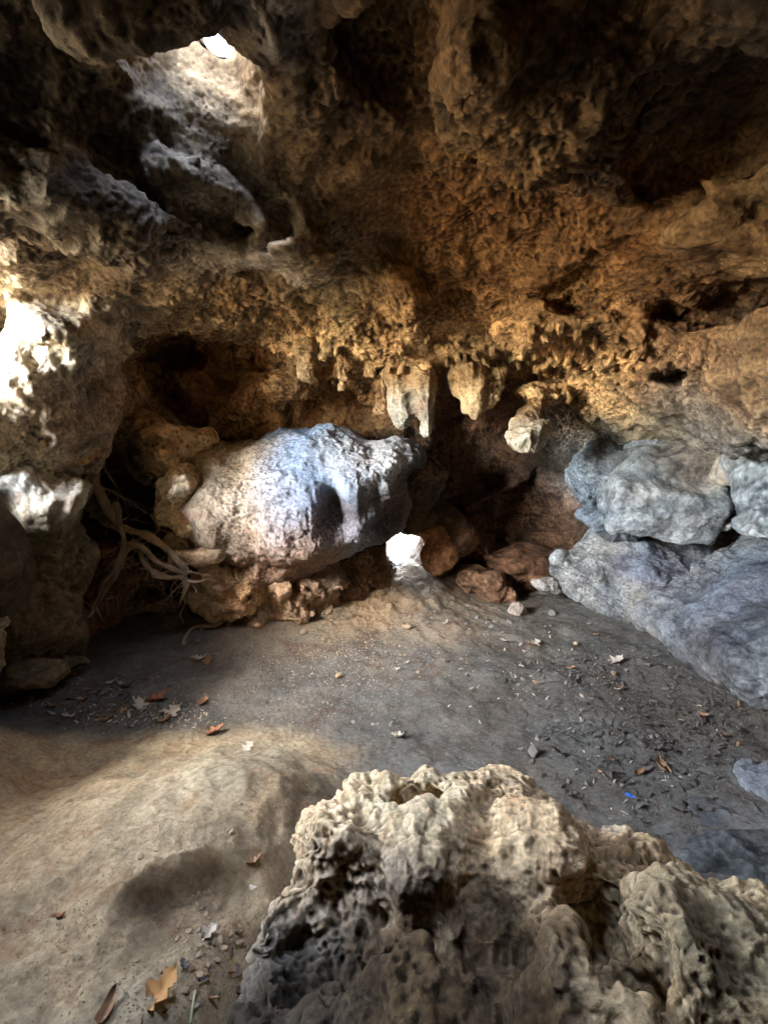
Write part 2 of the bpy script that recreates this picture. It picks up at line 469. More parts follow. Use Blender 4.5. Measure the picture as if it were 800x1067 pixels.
# left wall near camera, below the side opening
rock(ell((-2.35, 2.1, 0.7), (0.42, 0.8, 0.75)), 0.15)
rock(ell((-2.2, 1.0, 0.4), (0.5, 0.8, 0.6)), 0.2)

s_ = np.abs(D) < 0.45
P_ = np.stack([X[s_], Y[s_], Z[s_]], 1)
D[s_] += 0.075 * fbm(P_, 1.25, 2, 2.0) + 0.05 * fbm(P_, 3.1, 3, 9.0, 0.5) + 0.025 * (fbm(P_, 2.7, 2, 19.0, 0.55, ridged=True) - 0.5)
del P_

# --- daylight openings
HA = at(198, 80, 2.25)                                   # chimney in the roof
WIN0, WIN1 = at(228, 28, 2.35), at(228, 28, 3.6)
SHAFT_A = cap(HA + np.array([0.02, 0.02, -0.25]), HA + np.array([0.06, -0.12, 2.2]), 0.25, 0.42)
air(SHAFT_A, 0.08)
air(ell(HA + np.array([-0.02, 0.10, -0.22]), (0.26, 0.32, 0.22)), 0.06)
air(ell(HA + np.array([0.10, 0.36, -0.36]), (0.26, 0.34, 0.14)), 0.06)
rock(ell(HA + np.array([-0.10, 0.33, 0.0]), (0.22, 0.14, 0.22)), 0.06)
air(cap(WIN0, WIN1, 0.10, 0.16), 0.02)
air(ell(WIN1 + np.array([-0.1, 0.5, 0.75]), (0.9, 1.0, 0.8)), 0.05)
HD = np.array([-0.60, 1.42, 2.95])                        # unseen roof opening, added to light the boulder and bank
air(cap(HD + np.array([0, -0.05, -0.1]), HD + np.array([-0.05, 0.75, 2.0]), 0.40, 0.62), 0.10)
HB0, HB1 = np.array([-2.3, 2.1, 1.86]), np.array([-4.6, 0.9, 2.75])   # side entrance on the left
air(cap(HB0, HB1, 0.62, 0.90), 0.10)
air(cap(np.array([-2.4, 1.5, 1.9]), np.array([-4.6, 0.2, 2.6]), 0.42, 0.7), 0.12)
HC = at(426, 576, 4.42)                                   # crawl hole at floor level
air(cap(HC + np.array([-0.01, -0.50, -0.02]), HC + np.array([-0.03, 0.35, 0.02]), 0.175, 0.20), 0.03)
air(cap(HC + np.array([-0.10, 0.45, 0.14]), HC + np.array([-0.72, 1.15, 2.3]), 0.34, 0.66), 0.04)
air(cap(HC + np.array([-0.06, 0.35, 0.0]), HC + np.array([-0.1, 1.5, 0.0]), 0.22, 0.30), 0.04)
air(box((0.10, 6.85, 3.02), (1.15, 1.5, 3.0), (0, 0, 0), 0.15), 0.04)
rock(cap((0.28, 4.62, 0.72), (0.24, 4.85, 2.3), 0.17, 0.26), 0.05); rock(cap((0.12, 4.55, 1.0), (0.0, 4.7, 2.2), 0.14, 0.2), 0.05); rock(cap((0.56, 4.62, 0.2), (0.50, 4.95, 1.4), 0.10, 0.12), 0.04)
rock(cap(onceil(80, 8, 0.0), onceil(200, 6, 0.0), 0.11, 0.10), 0.04)

# ragged crests below the chimney, a thin blade beside it
for a_, b_, r0, r1 in (((160,170,.02),(205,182,.03),.05,.06),((205,182,.03),(238,200,.05),.06,.05),((238,200,.05),(268,228,.05),.05,.045),((232,190,.03),(262,215,.03),.05,.05),((180,238,.06),(212,244,.08),.05,.045),((212,246,.08),(255,262,.10),.045,.05),((262,262,.10),(300,262,.10),.05,.065),((300,262,.10),(332,282,.09),.065,.04),((282,240,.02),(312,262,.04),.05,.05),((60,150,.0),(150,190,.02),.08,.05),((262,-10,.05),(290,46,.04),.025,.012)):
    rock(cap(onceil(*a_), onceil(*b_), r0, r1), 0.025)
_r = random.Random(3)
for _ in range(46):
    t_ = _r.random(); px_, py_ = (155 + 115 * t_ + _r.gauss(0, 7), 168 + 62 * t_ + _r.gauss(0, 7)) if _r.random() < .6 else (190 + 145 * t_ + _r.gauss(0, 6), 240 + 42 * t_ + _r.gauss(0, 7))
    rock(ell(onceil(px_, py_, .05 + .05 * _r.random()), (.02 + .035 * _r.random(), .03, .02 + .03 * _r.random()), (0, _r.uniform(-60, 60), 0)), 0.012)
for c_, r_ in (((218,212,.02),(.13,.10,.05)),((285,285,.0),(.2,.1,.04))): air(ell(onceil(c_[0], c_[1], 0.03), r_), 0.03)
V = D.copy()
v, q = surface_nets(V, lo, vox)
del V
fcq = v[q].mean(1)
def seen(p, m):
    dx, dy, dz = p[:, 0], p[:, 1], p[:, 2] - CAM_H
    w_ = dy * cp - dz * sp_
    return (w_ > 0.1) & (np.abs(dx) < (0.75 + m) * w_ + 0.05) & (np.abs(dy * sp_ + dz * cp) < (1.0 + m) * w_ + 0.05) & (p[:, 1] > 0.3)
hi_, lo_ = seen(fcq, 0.20), ~seen(fcq, 0.10)
u, inv = np.unique(q[lo_], return_inverse=True)
me = np_mesh('cave_wall', v[u], inv.reshape(-1, 4))           # the part behind and beside the camera, coarser
set_v(me, get_v(me) - get_n(me) * 0.05)
LOWSHELL = me
u, inv = np.unique(q[hi_], return_inverse=True)
me = np_mesh('shell', v[u], inv.reshape(-1, 4))
me = subdivide(me, 2)
v = get_v(me); nn = get_n(me)

print('shell verts', len(v), time.time() - T0)
far = sstep(-0.2, 0.6, v[:, 1])
ceilm = sstep(0.1, 0.5, -nn[:, 2]) 
rough = 0.75 + 0.7 * sstep(-0.3, 0.5, noise(v, 1.1, 50)) * ceilm
d = detail(v, nn, amp=0.85, pit=0.022, pits=8.0, fine=1.5, seed=1.0, f0=4.4, wp=0.07, pit3=0.006, strata=0.006) * rough
# bedding grooves in the recess wall
rec = np.exp(-(((v[:, 0] - 0.9) / 1.0) ** 2 + ((v[:, 1] - 4.7) / 0.6) ** 2 + ((v[:, 2] - 0.5) / 0.5) ** 2))
zz = v[:, 2] - 0.18 * v[:, 0] + 0.10 * noise(v, 1.6, 3)
d += rec * 0.035 * (np.abs(np.sin(zz * 24 + 2.0 * noise(v, (2, 2, 5), 8))) - 0.6)
# small drips fringing the lip of the ceiling
lip = np.exp(-((v[:, 2] - 2.0) / 0.22) ** 2) * ceilm * sstep(2.4, 3.2, v[:, 1])
d += lip * 0.05 * (worley(v * np.array([1, 1, 0.25], np.float32), 11.0, 5) < 0.28) * 1.0
v = v + nn * (d * far)[:, None]
set_v(me, v)

# mineral colours of wall and ceiling, with some light and shade painted in
ORANGE = (0.36, 0.185, 0.07); BROWN = (0.15, 0.092, 0.042); DARK = (0.042, 0.034, 0.024); TAN = (0.46, 0.30, 0.14)
GREY = (0.24, 0.235, 0.22); PALE = (0.50, 0.44, 0.34); REDB = (0.14, 0.068, 0.034); OLIVE = (0.17, 0.135, 0.075)
def zp(px, py, Yw, r, c): return (at(px, py, Yw), r, c)
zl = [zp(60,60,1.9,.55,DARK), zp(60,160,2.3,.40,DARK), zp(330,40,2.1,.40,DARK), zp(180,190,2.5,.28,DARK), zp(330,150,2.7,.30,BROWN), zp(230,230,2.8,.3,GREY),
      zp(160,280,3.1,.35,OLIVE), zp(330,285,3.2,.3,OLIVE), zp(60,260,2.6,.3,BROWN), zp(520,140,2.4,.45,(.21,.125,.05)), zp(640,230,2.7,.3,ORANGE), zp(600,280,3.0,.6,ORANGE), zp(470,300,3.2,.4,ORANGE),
      zp(560,30,2.0,.3,BROWN), zp(740,120,2.3,.60,DARK), zp(450,40,2.1,.35,BROWN), zp(700,20,1.9,.5,DARK), zp(180,20,2.0,.3,DARK), zp(745,315,2.9,.40,(.14,.075,.04)), zp(790,380,2.7,.3,(.2,.13,.07)), zp(15,215,2.2,.35,DARK), zp(20,265,2.5,.25,BROWN), zp(650,170,2.4,.15,GREY), zp(740,240,2.5,.3,TAN), zp(400,350,3.6,.4,TAN), zp(560,350,3.5,.4,TAN),  # DARK zones paint shade into the right hollow and left ceiling
      zp(250,330,3.5,.4,TAN), zp(92,410,3.15,.24,(.19,.10,.045)), zp(75,440,3.0,.15,(.16,.09,.045)), zp(30,190,2.2,.4,DARK), zp(90,270,2.6,.3,(.10,.07,.04)), zp(600,60,1.9,.4,BROWN), zp(200,400,4.3,.4,ORANGE), zp(180,365,4.3,.2,DARK), zp(300,400,4.3,.4,ORANGE), zp(20,420,2.9,.7,PALE), zp(20,455,2.8,.28,(.68,.62,.48)), zp(50,370,2.95,.22,(.62,.55,.42)), zp(75,345,3.1,.3,PALE), zp(90,420,3.5,.25,ORANGE),  # palest left-wall zones paint on light from the side entrance
      zp(500,450,4.7,.5,REDB), zp(560,480,4.8,.25,DARK), zp(430,500,4.6,.35,DARK), zp(360,590,4.2,.25,(.17,.095,.05)), zp(540,570,4.7,.5,REDB), zp(320,610,4.4,.5,REDB), zp(620,480,4.4,.35,GREY),  # recess rock darkened, its shade painted into the colour
      zp(700,440,4.0,.45,OLIVE), zp(790,450,3.4,.5,GREY), zp(620,420,4.0,.3,TAN), zp(130,520,4.1,.35,BROWN), zp(60,600,3.9,.4,BROWN), zp(180,470,4.1,.3,PALE),
      (HA + np.array([0.05,.25,.1]),.42,(.24,.185,.10)), (onceil(200,185),.16,(.78,.73,.60)), (onceil(245,205),.16,(.78,.73,.60)), (onceil(215,245),.16,(.78,.72,.58)), (onceil(290,258),.16,(.78,.73,.60)), (onceil(318,275),.16,(.78,.73,.60)), (onceil(278,20),.10,(.3,.33,.36)), (np.array([-2.3,1.0,0.4]), .6, OLIVE), (HB0, .8, PALE)]  # pale crest zones paint in the light falling from the chimney
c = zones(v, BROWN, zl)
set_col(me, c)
# split into walls and ceiling (one continuous surface, shared border)
nf = len(me.polygons); vi = np.empty(nf * 4, np.int32); me.loops.foreach_get('vertex_index', vi); vi = vi.reshape(-1, 4)
fc = v[vi].mean(1)
zlip = ZC(fc[:, 0], fc[:, 1])
isC = (fc[:, 2] > np.minimum(zlip - 0.22, 2.6)) & (fc[:, 1] < 4.2)
nall = np.empty(len(v) * 3, np.float32); me.vertex_normals.foreach_get('vector', nall); nall = nall.reshape(-1, 3)
for nm, m_ in (('cave_ceiling', isC), ('cave_wall', ~isC)):
    f_ = vi[m_]; u, inv = np.unique(f_, return_inverse=True)
    f_ = inv.reshape(-1, 4)
    m2 = np_mesh(nm, v[u], f_); set_col(m2, c[u])
    if len(m2.vertices) == len(u): m2.normals_split_custom_set_from_vertices(nall[u].tolist())
    tag(link(nm, m2, M_cave), kind='structure')
bpy.data.meshes.remove(me)
set_col(LOWSHELL, zones(get_v(LOWSHELL), BROWN, zl)); tag(link('cave_wall', LOWSHELL, M_cave), kind='structure')
del X, Y, Z, D
print('shell', time.time() - T0)

# ------------------------------------------------------------------ floor
h = 0.0125
xs = np.r_[np.arange(-3.0, -1.9, h), np.arange(-1.9, 0.1, 0.007), np.arange(0.1, 3.3, h)]; ys = np.r_[np.arange(0.1, 2.4, 0.006), np.arange(2.4, 6.6, h)]
FX, FY = np.meshgrid(xs, ys, indexing='ij')
fzb = floor_base(FX, FY).ravel()
P_ = np.stack([FX.ravel(), FY.ravel(), fzb], 1)
bankm = sstep(2.35, 2.0, P_[:, 1]) * sstep(0.0, -0.5, P_[:, 0])
fan = np.exp(-(((P_[:, 0] - FAN[0] + 0.2) / 0.8) ** 2 + ((P_[:, 1] - 4.2) / 0.5) ** 2))
dz = (0.026 + 0.010 * bankm) * fbm(P_, 2.2, 3, 3) + 0.006 * fbm(P_, 11, 3, 7) * (1 + 0.6 * bankm + 2 * fan) + 0.0032 * fbm(P_, 38, 3, 9) * (0.9 - 0.2 * bankm + fan) + 0.006 * bankm * (0.5 - worley(P_, 11, 4)) + 0.0012 * bankm * fbm(P_, 70, 2, 5) + 0.006 * (1 - .7 * bankm) * (0.5 - worley(P_, 23, 6)) * sstep(-.1, .4, noise(P_, 2.2, 44)) + 0.03 * fan * (0.5 - worley(P_, 7, 5))
F = worley(P_, 9.0, 2); dz -= 0.005 * bankm * sstep(0.35, 0.1, F)
fzv = fzb + dz
nx_, ny_ = FX.shape
ii = np.arange(nx_ * ny_).reshape(nx_, ny_)
q = np.stack([ii[:-1, :-1], ii[1:, :-1], ii[1:, 1:], ii[:-1, 1:]], -1).reshape(-1, 4)
me = np_mesh('cave_floor', np.stack([P_[:, 0], P_[:, 1], fzv], 1), q)
DIRT = (0.122, 0.119, 0.105); BANK = (0.34, 0.278, 0.178); FANC = (0.42, 0.31, 0.185)
nzv = noise(P_, 3.0, 4) * 0.10
bm_ = sstep(2.36, 2.16, P_[:, 1] + nzv + 0.10 * np.sin(P_[:, 0] * 2.3)) * sstep(-0.08, -0.40, P_[:, 0] - 0.10 * (P_[:, 1] - 1.5) + nzv)
fm_ = np.clip(1.25 * np.exp(-(((P_[:, 0] + 0.35) / 1.0) ** 2 + ((P_[:, 1] - 4.25 + nzv * 2) / 0.62) ** 2)), 0, 1)
cf = np.array(DIRT)[None] * (1 - fm_[:, None]) + np.array(FANC)[None] * fm_[:, None]
cf = cf * (1 - bm_[:, None]) + np.array(BANK)[None] * bm_[:, None]
ou = sstep(4.45, 4.6, P_[:, 1])[:, None]; cf = cf * (1 - ou) + np.array((.62, .50, .33))[None] * ou
pr = np.exp(-(((P_[:, 0] - 1.6) / 0.5) ** 2 + ((P_[:, 1] - 1.6) / 0.3) ** 2)); cf += pr[:, None] * 0.10
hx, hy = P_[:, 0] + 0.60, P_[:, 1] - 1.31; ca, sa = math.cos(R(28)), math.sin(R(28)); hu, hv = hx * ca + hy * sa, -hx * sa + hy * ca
cf *= (1 - 0.42 * sstep(0.26, 0.08, np.abs(hu) + nzv * .4) * sstep(0.03, -0.01, hv + nzv * .2) * sstep(-0.26, -0.10, hv))[:, None]  # shade inside the hollow painted into the dirt colour
cf *= (1 + 0.22 * noise(P_, 6, 1))[:, None]
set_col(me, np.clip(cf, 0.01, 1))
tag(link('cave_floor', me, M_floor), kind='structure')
from mathutils.bvhtree import BVHTree
def floor_z(x, y):
    i0 = int(min(max(np.searchsorted(xs, x) - 1, 0), nx_ - 2)); j0 = int(min(max(np.searchsorted(ys, y) - 1, 0), ny_ - 2))
    g = fzv.reshape(nx_, ny_); a, b = (x - xs[i0]) / (xs[i0+1] - xs[i0]), (y - ys[j0]) / (ys[j0+1] - ys[j0])
    return float((g[i0, j0] * (1-a) + g[i0+1, j0] * a) * (1-b) + (g[i0, j0+1] * (1-a) + g[i0+1, j0+1] * a) * b)

# ground outside, past the openings
og = [(-60,-60),(60,-60),(60,60),(-60,60),(-3.75,-1.65),(3.85,-1.65),(3.85,6.5),(-3.75,6.5)]
me = np_mesh('outside_ground', np.array([(x, y, -0.06) for x, y in og]), np.array([(0,1,5,4),(1,2,6,5),(2,3,7,6),(3,0,4,7)]))
tag(link('outside_ground', me, rock_mat('outside_soil', base=(0.36, 0.30, 0.20), point=0)), kind='structure')


# ================================================================== THINGS
def boxd(c, d1, d2, h, rd=0.06):
    d1 = np.array(d1, float); d1 /= np.linalg.norm(d1); d2 = np.array(d2, float); d2 -= d1 * (d1 @ d2); d2 /= np.linalg.norm(d2)
    M = np.stack([d1, d2, np.cross(d1, d2)], 1); c = np.array(c, float); hh = np.array(h, float) - rd
    def f(p):
        q = np.abs((p - c) @ M) - hh
        return np.sqrt((np.maximum(q, 0) ** 2).sum(-1)) + np.minimum(q.max(-1), 0) - rd
    f.c, f.e = c, np.linalg.norm(h); return f
def E(px, py, Yw, r, rot=(0,0,0)):
    return ell(at(px, py, Yw), r if hasattr(r, '__len__') else (r, r, r), rot)
def C(a, b, ra, rb): return cap(at(*a), at(*b), ra, rb)

# --- the domed flowstone rock
o = make_rock('domed_rock',
    [E(312,522,3.98,(.86,.55,.49)), E(245,542,3.80,(.44,.40,.36)), E(392,482,4.08,(.40,.40,.15),(0,-2,0)), E(225,520,3.95,(.25,.3,.25)),
     E(300,560,3.75,(.42,.36,.20)), E(366,553,3.62,(.13,.13,.14)), E(330,470,4.05,(.45,.35,.2)), E(228,482,4.05,(.24,.3,.16)), E(270,590,3.9,(.45,.3,.14))], 0.028, k=0.12,
    carve=[E(346,535,3.40,(.085,.28,.22)), E(425,545,3.55,(.22,.42,.24)), E(395,520,3.45,(.12,.25,.14))], kc=0.09,
    lump=0.055, lumpf=2.4, lv=2, det=dict(amp=.8, pit=.010, pits=9, fine=1.3, pit3=.005, flute=.010, wp=.05), seed=3.0,
    col=(.25,.325,.44), zl=[zp(215,540,3.6,.28,(.40,.32,.21)), zp(225,482,4.0,.2,(.34,.24,.13)), zp(452,500,3.95,.20,(.04,.03,.022)), zp(415,545,3.8,.18,(.06,.045,.035)), zp(240,480,3.8,.2,(.5,.38,.22)), zp(300,590,3.6,.3,(.30,.19,.11)), zp(430,530,3.8,.2,(.15,.11,.09)),  # near-black zones paint shade on the right end and underside
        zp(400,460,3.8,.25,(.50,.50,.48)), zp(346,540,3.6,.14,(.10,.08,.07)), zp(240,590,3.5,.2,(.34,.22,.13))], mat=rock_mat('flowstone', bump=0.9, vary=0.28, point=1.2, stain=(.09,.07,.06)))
tag(o, 'large pale domed rock bulging from the back wall left of the bright hole', 'rock')

# --- nodular rocks left of it
def rocks(lst, group=None):
    for (nm, lb, prims, kw) in lst:
        o = make_rock(nm, prims, **kw); tag(o, lb, 'rock', group)
rocks([
 ('nodular_rock', 'knobbly tan rock above and left of the pale domed rock', [E(178,468,3.78,(.18,.22,.17)), E(205,460,3.85,(.14,.2,.11)), E(158,455,3.8,(.12,.2,.15))], dict(vox=.025, lv=1, lump=.05, lumpf=5, det=dict(amp=.7,pit=.016,pits=20,fine=1.6), col=(.58,.43,.25), seed=5)),
 ('nodular_rock', 'knobbly cream rock between the roots and the pale domed rock', [E(190,508,3.62,(.15,.20,.15)), E(172,532,3.62,(.10,.16,.11)), E(200,545,3.55,(.10,.12,.10))], dict(vox=.025, lv=1, lump=.05, lumpf=5, det=dict(amp=.7,pit=.016,pits=20,fine=1.6), col=(.62,.53,.37), seed=6)),
 ('rock', 'small cream rock tucked under the left end of the domed rock', [E(190,562,3.66,(.10,.12,.09)), E(180,572,3.62,(.06,.08,.06))], dict(vox=.016, lv=1, lump=.03, lumpf=8, det=dict(amp=.5,pit=.012,pits=22,fine=1), col=(.50,.42,.30), seed=7)),
 ('flat_rock', 'flat tan ledge stone jutting out beside the bundle of roots', [boxd(at(207,578,3.55), (1,.1,.03), (0,1,-.1), (.17,.16,.045), .035), E(222,576,3.5,(.10,.10,.045))], dict(vox=.014, lv=1, lump=.03, lumpf=6, det=dict(amp=.4,pit=.006,pits=22,fine=.8), col=(.42,.31,.2), seed=8)),
 ('rock', 'broken tan rock with a split face above the curling floor root', [boxd(at(232,610,3.66),(1,.2,-.5),(0,1,.3),(.17,.17,.15),.03), boxd(at(246,622,3.66),(1,-.3,.2),(0,1,.3),(.16,.14,.09),.03), E(212,612,3.68,(.12,.12,.10))], dict(vox=.018, lv=2, lump=.07, lumpf=6, k=.03, det=dict(amp=.9,pit=.015,pits=18,fine=1), col=(.42,.29,.16), seed=9)),
 ('rock', 'rounded brown rock with a pitted top at the foot of the domed rock', [boxd(at(282,618,3.8),(1,.2,.3),(0,1,.2),(.22,.18,.15),.05), E(262,600,3.75,(.12,.12,.10))], dict(vox=.018, lv=2, lump=.08, lumpf=5, k=.03, det=dict(amp=.9,pit=.02,pits=14,fine=1), col=(.36,.25,.15), seed=10)),
 ('rock', 'brown rock half buried under the pale domed rock', [boxd(at(318,608,4.0),(1,0,-.25),(0,1,.1),(.32,.25,.17),.07), E(300,625,3.9,(.2,.16,.12))], dict(vox=.02, lv=2, lump=.09, lumpf=4, det=dict(amp=.9,pit=.02,pits=18,fine=1), col=(.30,.20,.12), seed=11)),
 ('rock', 'round orange brown knob of rock right beside the bright low hole', [E(456,577,4.36,(.15,.16,.18)), E(448,553,4.40,(.12,.13,.07))], dict(vox=.02, lv=1, lump=.03, lumpf=5, det=dict(amp=.9,pit=.01,pits=14,fine=1), col=(.34,.17,.08), seed=12)),
 ('rock', 'small pale rock standing at the mouth of the dark hollow', [E(540,638,4.0,(.085,.09,.09))], dict(vox=.014, lv=1, lump=.03, lumpf=9, det=dict(amp=.5,pit=.01,pits=18,fine=1), col=(.36,.30,.25), seed=13)),
 ('rock', 'long pale rock lying inside the dark hollow under the slab', [E(572,610,4.25,(.16,.10,.06),(0,8,10))], dict(vox=.014, lv=1, lump=.03, lumpf=9, det=dict(amp=.5,pit=.01,pits=18,fine=1), col=(.34,.32,.29), seed=14)),
 ('rock', 'dark brown rock at the foot of the wall left of the dark hollow', [E(518,618,4.40,(.20,.2,.13)), E(500,603,4.45,(.2,.2,.12))], dict(vox=.022, lv=1, lump=.05, lumpf=6, det=dict(amp=.9,pit=.015,pits=14,fine=1), col=(.20,.115,.065), seed=15)),
])

# --- slabs and boulders on the right
BL = (.165,.178,.176)
CRACK = [C((692,662,3.50),(716,630,3.62),.035,.035), C((716,630,3.62),(748,596,3.9),.035,.03)]
A_, B_, C_ = at(596,590,4.15), on_z(692,655,0.04), on_z(830,752,0.04)
dA = B_ - A_; dB = C_ - B_
upA = np.array([.52, .62, .52]); upB = np.array([.66, .45, .42])
cA = (A_ + B_) / 2 + upA * .60 + dA * .16 + np.array([.0, 0, -.12]); cB = (B_ + C_) / 2 + upB * .66 + np.array([-.03,-.03,-.03])
M_slab = rock_mat('slab_rock', bump=0.6, vary=0.6, point=1.5, stain=(.035,.035,.045), grain=.6, stw=.8)
slab = dict(vox=.028, lv=2, k=.08)
rocks([
 ('rock_slab', 'big tilted grey slab whose pointed end overhangs the dark hollow', [boxd(cA, dA, upA, (.58,.58,.17), .07), E(622,586,4.15,(.20,.2,.11))], dict(slab, carve=CRACK, kc=.02, lump=.06, lumpf=2.6, det=dict(amp=.8,pit=.012,pits=7,fine=.9,strata=.005,pit3=.0015,wp=.05), col=BL, mat=M_slab, zl=[zp(620,590,4.2,.22,(.26,.25,.22)), zp(680,640,3.8,.16,(.27,.24,.19)), zp(700,560,4.1,.12,(.20,.15,.10)), zp(670,590,4.0,.2,(.15,.16,.19)), zp(740,570,3.9,.25,(.15,.15,.16))], seed=21)),
 ('rock_slab', 'nearest grey slab on the right with a rounded pale lower edge', [boxd(cB + dB * .04, dB, upB, (.62,.60,.23), .13), E(732,672,3.5,(.16,.2,.12))], dict(slab, carve=CRACK, kc=.02, lump=.055, lumpf=2.4, det=dict(amp=.75,pit=.010,pits=9,fine=.9,strata=.006,pit3=.0015,wp=.05), col=(.165,.17,.165), mat=M_slab, zl=[zp(715,680,3.4,.18,(.34,.30,.25)), zp(790,725,2.9,.18,(.34,.32,.28)), zp(780,640,3.2,.3,(.10,.11,.13))], seed=22)),
 ('boulder', 'angular blue grey boulder resting on the big tilted slab', [boxd(at(690,520,3.95), (1,-.25,-.15), (.1,.9,.4), (.40,.3,.22), .07), boxd(at(705,486,4.05), (1,-.3,.25), (.1,.9,.3), (.36,.28,.22), .06), E(735,520,3.8,(.16,.2,.16))], dict(slab, lump=.05, lumpf=2.6, det=dict(amp=.75,pit=.010,pits=8,fine=1.0,wp=.03), col=(.185,.20,.20), mat=M_slab, zl=[zp(680,540,3.8,.2,(.32,.33,.32)), zp(720,480,3.8,.15,(.18,.15,.12))], seed=23)),
 ('boulder', 'rounded brown topped rock wedged above the angular boulder', [E(728,462,3.9,(.13,.2,.13)), E(745,490,3.8,(.10,.2,.14))], dict(vox=.022, lv=1, lump=.04, lumpf=5, det=dict(amp=.8,pit=.01,pits=12,fine=1), col=(.25,.22,.18), seed=24)),
 ('boulder', 'smooth greenish grey rock at the right edge beside the dark crack', [E(815,505,3.35,(.26,.3,.30)), E(805,552,3.3,(.22,.25,.10)), E(778,475,3.5,(.10,.2,.16))], dict(vox=.025, lv=1, lump=.05, lumpf=3, det=dict(amp=.7,pit=.01,pits=8,fine=1), col=(.20,.21,.21), mat=M_slab, seed=25)),
 ('rock', 'fist sized pale rock stuck in the crack below the boulders', [E(753,545,3.7,(.06,.07,.05))], dict(vox=.01, lv=1, lump=.02, lumpf=9, det=dict(amp=.4,pit=.006,pits=18,fine=.6), col=(.42,.42,.38), seed=26)),
 ('rock', 'smooth blue grey shoulder of rock left of the angular boulder', [E(625,492,4.35,(.24,.28,.28)), E(640,540,4.3,(.30,.3,.14)), E(665,470,4.3,(.18,.3,.2))], dict(slab, lump=.05, lumpf=3, det=dict(amp=.9,pit=.012,pits=8,fine=1.1), col=(.15,.165,.175), mat=M_slab, seed=27)),
 ('flat_rock', 'low pale blue rock behind the right shoulder of the foreground boulder', [ell((1.38,1.58,.0),(.34,.14,.06)), ell((1.62,1.42,.0),(.36,.18,.08))], dict(vox=.018, lv=1, lump=.02, lumpf=5, det=dict(amp=.5,pit=.006,pits=9,fine=.7), col=(.10,.108,.108), mat=M_slab, seed=28)),
 ('flat_rock', 'pale rock poking from the dirt at the right edge of the floor', [ell(tuple(on_z(806,818,.01)),(.13,.12,.06)), ell(tuple(on_z(825,830,.01)),(.12,.12,.07))], dict(vox=.014, lv=2, lump=.04, lumpf=6, det=dict(amp=.7,pit=.008,pits=14,fine=1.1), col=(.17,.18,.19), seed=29)),
 ('flat_rock', 'flat grey stone flush with the dirt on the dark right floor', [ell(tuple(on_z(742,850,.0)),(.09,.10,.025))], dict(vox=.012, lv=1, lump=.012, lumpf=9, det=dict(amp=.3,pit=.004,pits=12,fine=.5), col=(.12,.125,.13), seed=30)),
])

# --- rocks on the left
rocks([
 ('rock_pillar', 'stout olive rock pillar with a bright pale top at the left edge', [C((38,522,2.95),(34,690,2.95),.22,.26), E(60,515,2.98,(.17,.2,.14)), E(12,505,2.9,(.2,.22,.10)), E(62,600,3.0,(.16,.2,.34)), C((20,600,2.8),(10,700,2.8),.18,.2)], dict(vox=.028, lv=2, lump=.06, lumpf=3.2, k=.07, det=dict(amp=1.0,pit=.018,pits=8,fine=1.1), col=(.095,.088,.062), zl=[zp(50,500,2.8,.14,(.50,.49,.44)), zp(15,500,2.8,.14,(.5,.49,.44)), zp(60,650,2.9,.2,(.16,.12,.08))], seed=31)),  # lit top and shaded front painted into the pillar colours
 ('boulder', 'dark rounded rock cut off by the left edge in front of the pillar', [E(-30,590,2.45,(.24,.3,.33))], dict(vox=.03, lv=1, lump=.05, lumpf=3, det=dict(amp=.8,pit=.01,pits=8,fine=1), col=(.07,.055,.04), seed=32)),
 ('rock', 'brown rock in the shade between the pillar and the roots', [E(108,600,3.75,(.24,.24,.24)), E(95,640,3.6,(.22,.2,.16))], dict(vox=.025, lv=2, lump=.06, lumpf=4, det=dict(amp=.9,pit=.014,pits=10,fine=1), col=(.24,.14,.08), seed=33)),
 ('rock', 'small round tan rock lodged behind the top of the hanging root', [E(102,528,3.7,(.075,.08,.06))], dict(vox=.013, lv=1, lump=.02, lumpf=9, det=dict(amp=.4,pit=.01,pits=18,fine=1), col=(.38,.31,.22), seed=34)),
 ('rock', 'blocky orange tan rock wedged at the top of the dark crack', [boxd(at(82,470,3.2),(1,.1,.3),(0,1,0),(.10,.12,.09),.04)], dict(vox=.016, lv=1, lump=.03, lumpf=7, det=dict(amp=.7,pit=.01,pits=14,fine=1), col=(.42,.29,.15), seed=35)),
 ('rock', 'cracked olive rock where the root bundle meets the floor', [E(140,605,3.85,(.18,.16,.14)), E(150,630,3.8,(.22,.16,.08)), E(165,598,3.85,(.13,.15,.14))], dict(vox=.02, lv=2, lump=.06, lumpf=6, k=.03, det=dict(amp=1.0,pit=.015,pits=14,fine=1), col=(.26,.21,.14), seed=36)),
 ('rock', 'low brown rock ridge at the foot of the pillar', [E(60,690,2.9,(.16,.12,.07)), E(15,700,2.7,(.3,.16,.08))], dict(vox=.018, lv=1, lump=.04, lumpf=6, det=dict(amp=.8,pit=.012,pits=12,fine=1), col=(.15,.12,.075), seed=37)),
])

